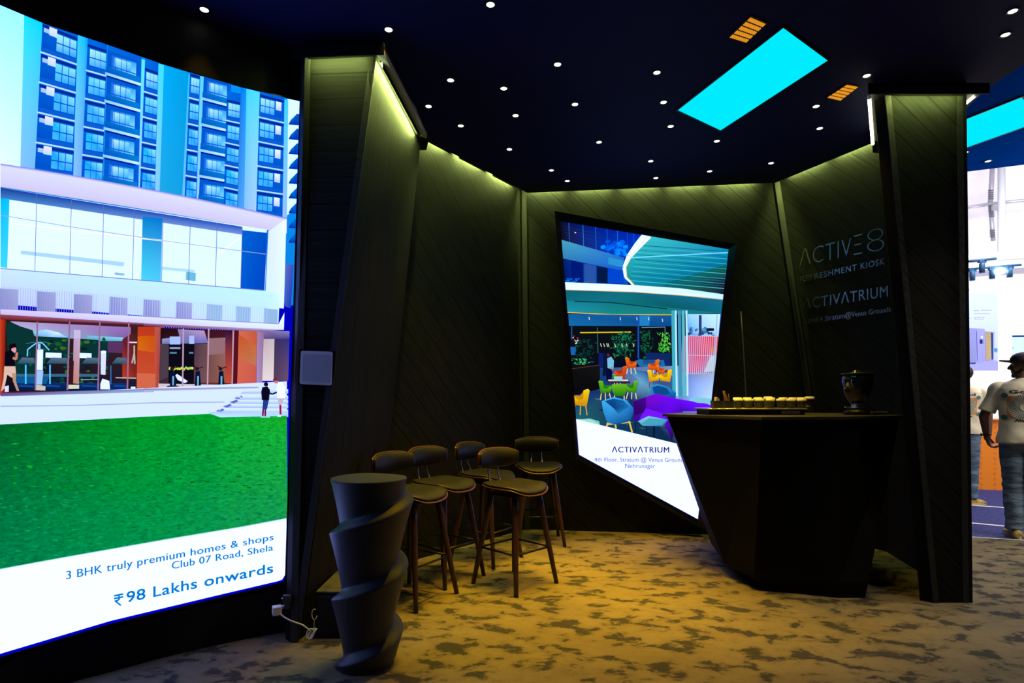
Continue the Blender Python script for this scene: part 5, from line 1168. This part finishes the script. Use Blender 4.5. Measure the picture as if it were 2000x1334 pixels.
# track lights
def track(a, b_, v, lab, heads):
    z0 = hhit(*a, v); z1_ = hhit(*b_, v); t = empty('light_track', z0, lab, 'light track', 'black light tracks in the hall')
    m = MB(); m.tube([Vector((0, 0, 0)), z1_-z0], .018, seg=6); m.build('rail', M_trk, t)
    for px, y0, y1_, hl in heads:
        c = hhit(px, y0, v); e_ = hhit(px, y1_, v); s = empty('track_spotlight', c, hl, 'spotlight', 'spotlights on the hall light tracks')
        m = MB(); m.lathe([(.036, e_.z-c.z), (.037, 0), (.030, .012), (.008, .014)], seg=20); m.build('housing', M_trk, s)
        zz = hhit(px, a[1]+(b_[1]-a[1])*(px-a[0])/(b_[0]-a[0]), v).z-c.z
        m = MB(); m.tube([(0, 0, .01), (0, 0, zz)], .012, seg=8); m.box((-.05, -.02, zz-.045), (.05, .02, zz-.005)); m.build('adapter', M_trk, s)
M_trk = mat('dark_blue_black_fitting', (.02, .10, .24), .45)
track((1878, 511.5), (1946, 505), .35, 'light track of the hall, nearer the booth', [(1918, 516, 533, 'blue-black cylinder spotlight alone on the nearer track')])
track((1878, 527), (1995, 517), .75, 'light track of the hall, nearer the white wall', [(1899, 532, 548, 'blue-black cylinder spotlight next to the right pier'), (1937.5, 529, 544.5, 'cylinder spotlight in the glare, middle one on the far track'), (1972, 525, 541.5, 'cylinder spotlight at the open end of the far track')])
g0 = hhit(1952, 524, .74); t = empty('track_spotlight', g0, 'glaring lit spotlight between the cylinders of the far track', 'spotlight', 'spotlights on the hall light tracks')
MB().lathe([(.03, 0), (.06, -.035), (.055, -.04)], seg=24, cap=(True, False)).build('housing', M_trk, t); MB().sphere((0, 0, -.045), (.075, .075, .05), 16, 10).build('lamp', emit('glaring_lamp', (.9, .97, 1), 14), t)
# orange counter
M_or, nt, b = nodes('orange_patterned_panel'); N = nt.nodes.new; L = nt.links.new
tc = N('ShaderNodeTexCoord'); v = N('ShaderNodeTexVoronoi'); v.inputs['Scale'].default_value = 14; v.distance = 'MANHATTAN'; L(tc.outputs['Object'], v.inputs['Vector'])
v.inputs['Randomness'].default_value = .15
r = N('ShaderNodeValToRGB'); r.color_ramp.elements[0].color = (.80, .19, .006, 1); r.color_ramp.elements[1].color = (.95, .27, .010, 1); r.color_ramp.elements[0].position = .2; r.color_ramp.elements[1].position = .6
L(v.outputs['Distance'], r.inputs[0]); L(r.outputs[0], b.inputs['Base Color']); b.inputs['Roughness'].default_value = .6
t = empty('orange_counter', hp(0, 0, 0), 'orange patterned counter standing on the blue carpet behind the two men', 'counter'); iv = Vector(t.location)
m = MB(); hbox(m, -1.1, 2.6, .002, .5, .0, .955, iv); m.build('front_panel', M_or, t)
m = MB(); hbox(m, -1.13, 2.63, -.02, .52, .956, .975, iv); m.build('top', mat('orange_top', (.6, .16, .02), .5), t)
b0 = hhit(1929, 820, .3); b0.z = .976; t = empty('display_bracket', b0, 'reddish bracket-shaped display stand on the orange counter', 'display stand')
zz = lambda y: hhit(1929, y, .3).z-b0.z
m = MB(); hx = lambda x: (hhit(x, 800, .3)-hhit(1929, 800, .3)).dot(HD)
def lbox(m, x0, x1, z0, z1_): m.prism([HD*x0-HN*v_+Vector((0, 0, z0)) if 0 else HD*x+(-HN)*v_+Vector((0, 0, z0)) for x, v_ in ((x0, 0), (x1, 0), (x1, .08), (x0, .08))], [HD*x+(-HN)*v_+Vector((0, 0, z1_)) for x, v_ in ((x0, 0), (x1, 0), (x1, .08), (x0, .08))])
lbox(m, hx(1922), hx(1937), zz(779), zz(774)); lbox(m, hx(1928), hx(1937), 0, zz(779)); m.build('bracket_body', mat('dull_red', (.35, .12, .12), .5), t)

# ------------------------------------------------------------------ two men
M_skin = mat('brown_skin', (.17, .075, .045), .5, bump=.05, bscale=80)
M_shirt = mat('cream_cotton', (.66, .61, .50), .85, bump=.12, bscale=22, var=.06, vscale=5)
M_jean, nt, b = nodes('blue_jeans'); N = nt.nodes.new; L = nt.links.new
tc = N('ShaderNodeTexCoord'); n = N('ShaderNodeTexNoise'); n.inputs['Scale'].default_value = 7; n.inputs['Detail'].default_value = 6; mp = N('ShaderNodeMapping'); mp.inputs['Scale'].default_value = (1, 1, 3.2)
L(tc.outputs['Object'], mp.inputs[0]); L(mp.outputs[0], n.inputs['Vector']); r = N('ShaderNodeValToRGB'); r.color_ramp.elements[0].position = .32; r.color_ramp.elements[0].color = (.035, .065, .13, 1); r.color_ramp.elements[1].position = .7; r.color_ramp.elements[1].color = (.17, .25, .36, 1)
L(n.outputs['Fac'], r.inputs[0]); L(r.outputs[0], b.inputs['Base Color']); b.inputs['Roughness'].default_value = .85; bp = N('ShaderNodeBump'); bp.inputs['Strength'].default_value = .8; bp.inputs['Distance'].default_value = .02; L(n.outputs['Fac'], bp.inputs['Height']); L(bp.outputs[0], b.inputs['Normal'])
M_hair = mat('black_hair', (.012, .010, .010), .6, bump=.5, bscale=120)
M_cap = mat('dark_plum_cap', (.035, .022, .03), .8, bump=.1, bscale=60)
M_shoe = mat('mustard_shoe', (.35, .24, .06), .6, var=.3, vscale=20); M_sole = mat('pale_sole', (.55, .48, .25), .6)
M_orp = mat('orange_print', (.72, .22, .03), .8); M_teal = mat('teal_print', (.05, .16, .18), .8); M_ink = mat('black_ink', (.02, .02, .02), .8); M_ivory = mat('ivory_print', (.50, .48, .40), .85)
def man(name, loc, label, arms, hipw=.085, footx=(-.10, .10), foot_yaw=(.15, -.15), footy=(0, 0), head_yaw=PI/2, cap=True, H=1.0, yaw=0.0):
    """figure facing +Y; arms: two chains (shoulder, elbow, wrist, finger direction)"""
    t = empty(name, loc, label, 'person')
    t.scale = (H, H, H); t.rotation_euler = (0, 0, yaw)
    hc = Vector((0, .015, 1.575)); RY = Matrix.Rotation(head_yaw, 3, 'Z')
    hv = lambda x, y, z: hc+RY @ Vector((x, y, z))
    m = MB()
    # skull, face, jaw; +Y is the face direction of the head frame
    m.sphere(hv(0, -.012, .022), .092, 22, 16)
    m.capsule(hv(0, .010, -.01), hv(0, .028, -.055), .070, .048); m.capsule(hv(-.022, .045, -.082), hv(.022, .045, -.082), .024, .024)
    m.capsule(hv(0, .078, .020), hv(0, .101, -.018), .010, .015); m.sphere(hv(-.012, .088, -.022), .010, 8, 6); m.sphere(hv(.012, .088, -.022), .010, 8, 6)
    m.capsule(hv(-.018, .078, -.047), hv(.018, .078, -.047), .010, .010); m.capsule(hv(-.016, .076, -.060), hv(.016, .076, -.060), .010, .010); m.sphere(hv(0, .070, -.088), .018, 10, 8)
    m.capsule(hv(-.036, .066, .034), hv(.036, .066, .034), .016, .016)
    for s in (-1, 1):
        m.sphere(hv(s*.045, .050, -.015), .024, 10, 8); m.capsule(hv(s*.086, -.008, .012), hv(s*.082, .0, -.022), .014, .009)
    m.capsule((0, -.01, 1.40), hc+Vector((0, -.012, -.05)), .058, .055)
    # torso
    m.capsule((-.13, -.008, 1.36), (.13, -.008, 1.36), .055, .055); m.capsule((-.085, 0, 1.28), (.085, 0, 1.28), .10, .10); m.capsule((-.06, 0, 1.10), (.06, 0, 1.10), .095, .095); m.capsule((-.07, 0, .94), (.07, 0, .94), .105, .105)
    hands = []
    for sh, el, wr, fd, sd in arms:
        sh, el, wr, fd, sd = map(Vector, (sh, el, wr, fd, sd)); fd.normalize(); sd = (sd-fd*sd.dot(fd)).normalized(); pn = fd.cross(sd)
        m.capsule(sh, el, .050, .038); m.capsule(el, wr, .039, .025)
        m.capsule(wr, wr+fd*.03, .025, .027)
        for k in range(4): m.capsule(wr+fd*.02+sd*(-.024+.016*k), wr+fd*.082+sd*(-.030+.020*k), .014, .012)      # palm
        for k, ln in enumerate((.062, .076, .080, .072)):                                                        # little to index
            b0 = wr+fd*.085+sd*(-.030+.020*k); j1 = b0+fd*ln*.42+pn*ln*.22; j2 = j1+fd*ln*.10+pn*ln*.36; j3 = j2-fd*ln*.10+pn*ln*.24
            m.capsule(b0, j1, .0095, .0088); m.capsule(j1, j2, .0088, .008); m.capsule(j2, j3, .008, .007)
        b0 = wr+fd*.025+sd*.028; m.capsule(b0, b0+fd*.032+sd*.026+pn*.012, .014, .012); m.capsule(b0+fd*.032+sd*.026+pn*.012, b0+fd*.066+sd*.030+pn*.026, .011, .009)
    for i, s in enumerate((-1, 1)):
        hip = Vector((s*hipw, 0, .92)); ft = Vector((footx[i], footy[i], .09)); kn = hip.lerp(ft, .5)+Vector((0, .02, 0))
        m.capsule(hip, kn, .080, .055); m.capsule(kn, kn.lerp(ft, .35), .055, .056); m.capsule(kn.lerp(ft, .35), ft, .056, .036); m.capsule(ft, ft+Vector((0, .06, -.045)), .035, .03)
    body = remesh(m.build('body', M_skin, t), .0065, 3)
    # shirt: torso shell and sleeves
    m = MB(); n_ = 40; rg = []
    for z, a, b2, yo in ((.865, .200, .138, -.005), (.95, .190, .132, 0), (1.08, .168, .120, 0), (1.2, .180, .128, 0), (1.3, .192, .130, -.005), (1.37, .190, .112, -.008), (1.418, .155, .090, -.010), (1.446, .100, .078, -.012), (1.462, .074, .072, -.012)):
        rg.append([Vector((a*math.copysign(abs(math.cos(q_))**.8, math.cos(q_)), yo+b2*math.copysign(abs(math.sin(q_))**.9, math.sin(q_)), z+.006*math.sin(3*q_+z*9))) for q_ in [2*PI*i/n_ for i in range(n_)]])
    m.rings(rg)
    for sh, el, wr, fd, sd in arms:
        sh, el = Vector(sh), Vector(el); d = (el-sh); m.capsule(sh-Vector((math.copysign(.03, sh.x), 0, 0)), sh, .060, .062); m.tube([sh, sh+d*.35, sh+d*.82], [.062, .062, .070], seg=24)
    sh_o = remesh(m.build('t_shirt', M_shirt, t), .008, 4)
    me = sh_o.data
    for v_ in me.vertices:
        c = v_.co; k = noise.noise(Vector((c.x*5, c.y*5, c.z*9)))*.010+noise.noise(Vector((c.x*14+c.z*8, c.y*9, c.z*6)))*.005; c += v_.normal*k
    # jeans
    m = MB(); m.capsule((-.075, -.012, .90), (.075, -.012, .90), .115, .115)
    for i, s in enumerate((-1, 1)):
        hip = Vector((s*hipw, -.005, .90)); ft = Vector((footx[i], footy[i], .075)); kn = hip.lerp(ft, .5)+Vector((0, .022, 0)); pts = [hip, hip.lerp(kn, .4), kn, kn.lerp(ft, .45), kn.lerp(ft, .8), ft]
        m.tube(pts, [.098, .092, .080, .075, .070, .072], seg=24)
    j = remesh(m.build('jeans', M_jean, t), .009, 3)
    for v_ in j.data.vertices:
        c = v_.co; fz = max(0, 1-abs(c.z-.25)/.3)+.5*max(0, 1-abs(c.z-.55)/.2); c += v_.normal*(noise.noise(Vector((c.x*6, c.y*6, c.z*26)))*.012*fz+noise.noise(c*8)*.006)
    for i, s in enumerate((-1, 1)):
        M_ = Matrix.Translation((footx[i], footy[i], 0)) @ Matrix.Rotation(foot_yaw[i], 4, 'Z')
        sh_ = MB(); rg = []
        for y, w_, h in ((-.09, .030, .05), (-.08, .040, .075), (-.03, .043, .10), (.03, .044, .095), (.09, .048, .070), (.15, .044, .055), (.185, .030, .042), (.195, .012, .035)):
            rg.append([M_ @ Vector((w_*math.cos(a), y, .022+max(0, math.sin(a))*(h-.022) - (.004 if math.sin(a) < 0 else 0))) for a in [2*PI*k/16 for k in range(16)]])
        sh_.rings(rg); so = sh_.build('shoe', M_shoe, t)
        sl = MB(); o1 = []
        for a in [2*PI*k/28 for k in range(28)]: o1.append((.050*math.cos(a)*(1+.1*math.sin(a)), .05+.152*math.sin(a)))
        sl.prism([M_ @ Vector((x, y, 0)) for x, y in o1], [M_ @ Vector((x, y, .024)) for x, y in o1]); sl.build('sole', M_sole, so)
    # hair, beard, cap
    m = MB(); m.sphere(hv(0, -.022, .034), (.094, .096, .090), 24, 16)
    for v_ in m.bm.verts:
        l = RY.inverted() @ (v_.co-hc)
        if l.y > .035 and l.z < .075: v_.co -= RY @ Vector((0, (l.y-.035), 0))
        if l.z < -.05: v_.co += Vector((0, 0, -.05-l.z))
    m.build('hair', M_hair, t)
    m = MB(); m.capsule(hv(-.030, .040, -.080), hv(.030, .040, -.080), .030, .030); m.capsule(hv(-.058, .012, -.030), hv(-.034, .036, -.076), .016, .024); m.capsule(hv(.058, .012, -.030), hv(.034, .036, -.076), .016, .024); m.capsule(hv(-.018, .080, -.037), hv(.018, .080, -.037), .008, .008); m.sphere(hv(0, .066, -.090), .020)
    remesh(m.build('beard', M_hair, t), .006, 2)
    for s in (-1, 1):
        m = MB(); m.sphere(hv(s*.032, .074, .014), (.011, .011, .011), 12, 8); e_ = m.build('eye', M_white, t)
        m = MB(); m.sphere(hv(s*.032, .0825, .014), (.0045, .0045, .0045), 10, 6); m.build('iris', M_ink, e_)
    if cap:
        m = MB(); rg = []
        for z, a in ((.030, .108), (.050, .110), (.075, .106), (.098, .092), (.116, .066), (.126, .034), (.129, .006)):
            rg.append([hv(a*.93*math.cos(q_), -.014+a*1.02*math.sin(q_), z+.012*(1-math.sin(q_))*.0) for q_ in [2*PI*k/32 for k in range(32)]])
        m.rings(rg); cp = m.build('cap', M_cap, t)
        m = MB(); n2 = 14
        def brim(dz): return [[hv(x, .075+.098*s_*math.sqrt(max(0, 1-(x/.08)**2))*.999+.0*s_, .040+dz+.010*s_-.20*x*x/.08*.6) for x in [-.078+.156*k/n2 for k in range(n2+1)]] for s_ in (0, .35, .7, 1)]
        A_, B_ = brim(.0), brim(.010)
        Va = [[m.bm.verts.new(p) for p in r_] for r_ in A_]; Vb = [[m.bm.verts.new(p) for p in r_] for r_ in B_]
        for VV in (Va, Vb):
            for X_, Y_ in zip(VV, VV[1:]):
                for k in range(n2): m.bm.faces.new((X_[k], X_[k+1], Y_[k+1], Y_[k]))
        for k in range(n2): m.bm.faces.new((Va[-1][k], Va[-1][k+1], Vb[-1][k+1], Vb[-1][k])); m.bm.faces.new((Va[0][k], Va[0][k+1], Vb[0][k+1], Vb[0][k]))
        m.build('brim', M_cap, cp)
    # print on the back of the shirt, laid onto the cloth
    bv = BVHTree.FromPolygons([v_.co.copy() for v_ in me.vertices], [p.vertices[:] for p in me.polygons])
    def lay(pts, off):
        out = []
        for x, z in pts:
            h = bv.ray_cast(Vector((x, -1, z)), Vector((0, 1, 0)))[0]
            out.append((h if h else Vector((x, -.12, z)))-Vector((0, off, 0)))
        return out
    def decal(shapes, name_, mm, off, grid=.014):
        bm = bmesh.new()
        for sh_ in shapes:
            f = bm.faces.new([bm.verts.new((x, 0, z)) for x, z in sh_])
        xs_ = [v_.co.x for v_ in bm.verts]; zs_ = [v_.co.z for v_ in bm.verts]
        x = min(xs_)+grid
        while x < max(xs_): bmesh.ops.bisect_plane(bm, geom=bm.verts[:]+bm.edges[:]+bm.faces[:], plane_co=(x, 0, 0), plane_no=(1, 0, 0)); x += grid
        z = min(zs_)+grid
        while z < max(zs_): bmesh.ops.bisect_plane(bm, geom=bm.verts[:]+bm.edges[:]+bm.faces[:], plane_co=(0, 0, z), plane_no=(0, 0, 1)); z += grid
        for v_, p in zip(bm.verts, lay([(v_.co.x, v_.co.z) for v_ in bm.verts], off)): v_.co = p
        me_ = bpy.data.meshes.new(name_); bm.to_mesh(me_); bm.free(); me_.materials.append(mm); o_ = bpy.data.objects.new(name_, me_); COL.objects.link(o_); o_.parent = sh_o; return o_
    circ = lambda cx, cz, r_, n_=28: [(cx+r_*math.cos(2*PI*k/n_), cz+r_*math.sin(2*PI*k/n_)) for k in range(n_)]
    decal([[(-.105, 1.10), (-.125, 1.12), (-.125, 1.285), (-.105, 1.30), (.105, 1.30), (.125, 1.285), (.125, 1.12), (.105, 1.10)]], 'orange_square', M_orp, .0015)
    decal([circ(0, 1.20, .122)], 'ivory_disc', M_ivory, .0028)
    rays = []
    for k in range(40):
        a = 2*PI*k/40; d = Vector((math.cos(a), math.sin(a))); e_ = Vector((-d.y, d.x))
        p0_, p1_ = d*.048, d*.116; rays.append([(p0_.x-e_.x*.001, 1.20+p0_.y-e_.y*.001), (p1_.x-e_.x*.0024, 1.20+p1_.y-e_.y*.0024), (p1_.x+e_.x*.0024, 1.20+p1_.y+e_.y*.0024), (p0_.x+e_.x*.001, 1.20+p0_.y+e_.y*.001)])
    decal(rays, 'sun_rays', M_ink, .0040); decal([circ(0, 1.20, .044)], 'centre_disc', M_teal, .0042); decal([circ(0, 1.20, .038)], 'inner_disc', M_ivory, .0052)
    for sx in (-1, 1):
        for cz in (1.305, 1.105): decal([circ(sx*.142, cz, .026)], 'badge_rim', M_ivory, .0045); decal([circ(sx*.142, cz, .022)], 'badge_face', M_teal, .0056)
    for body_, x0, x1, z0, hgt in (('Good', -.112, .112, 1.325, .030), ('Always', -.075, .075, 1.068, .024)):
        decal([[(x0+(x1-x0)*u, z0+hgt*v_) for u, v_ in tr_] for tr_ in glyphs(body_, .03)], 'printed_word', M_ink, .003, .05)
    return t, body
# nearer man
XA, YA = 4.605, 5.30
man('person', (XA, YA, 0), 'man in a dark cap and cream printed t-shirt, looking left, closest to the booth', [((-.185, 0, 1.37), (-.285, .01, 1.11), (-.262, .06, .93), (.25, .1, -1), (.2, 1, .1)), ((.185, 0, 1.37), (.26, .0, 1.10), (.26, .08, .88), (0, .15, -1), (-.2, 1, .1))], footx=(-.06, .13), foot_yaw=(.25, -.2), H=.985, yaw=-.62)
# farther man
man('person', (5.375, 7.02, 0), 'bareheaded man in a cream printed t-shirt and jeans, half hidden by the right pier', [((-.185, 0, 1.37), (-.24, .0, 1.10), (-.23, .08, .88), (0, .15, -1), (.2, 1, .1)), ((.185, 0, 1.36), (.250, .0, 1.10), (.262, .05, .88), (-.10, .12, -1), (-.2, 1, .1))], footx=(-.11, .08), foot_yaw=(.2, -.9), head_yaw=.45, cap=False, H=.975, yaw=-.55)
# watch on the nearer man's wrist
wp = Matrix.Rotation(-.62, 3, 'Z') @ Vector((-.262*.985, .058, 0))
t = empty('wristwatch', (XA+wp.x, YA+wp.y, .935*.985), 'black watch on the left wrist of the man in the cap', 'watch', rz=-.62)
m = MB(); m.tube([Vector((.032*math.cos(a), .032*math.sin(a), .004*math.cos(a))) for a in [2*PI*k/24 for k in range(24)]], .007, seg=8, closed=True); m.build('strap', M_ink, t)
m = MB(); m.lathe([(.016, 0), (.016, .009), (.013, .010)], seg=18)
wf = m.build('watch_case', M_iron, t); wf.rotation_euler = (0, -PI/2, 0); wf.location = (-.034, 0, 0)
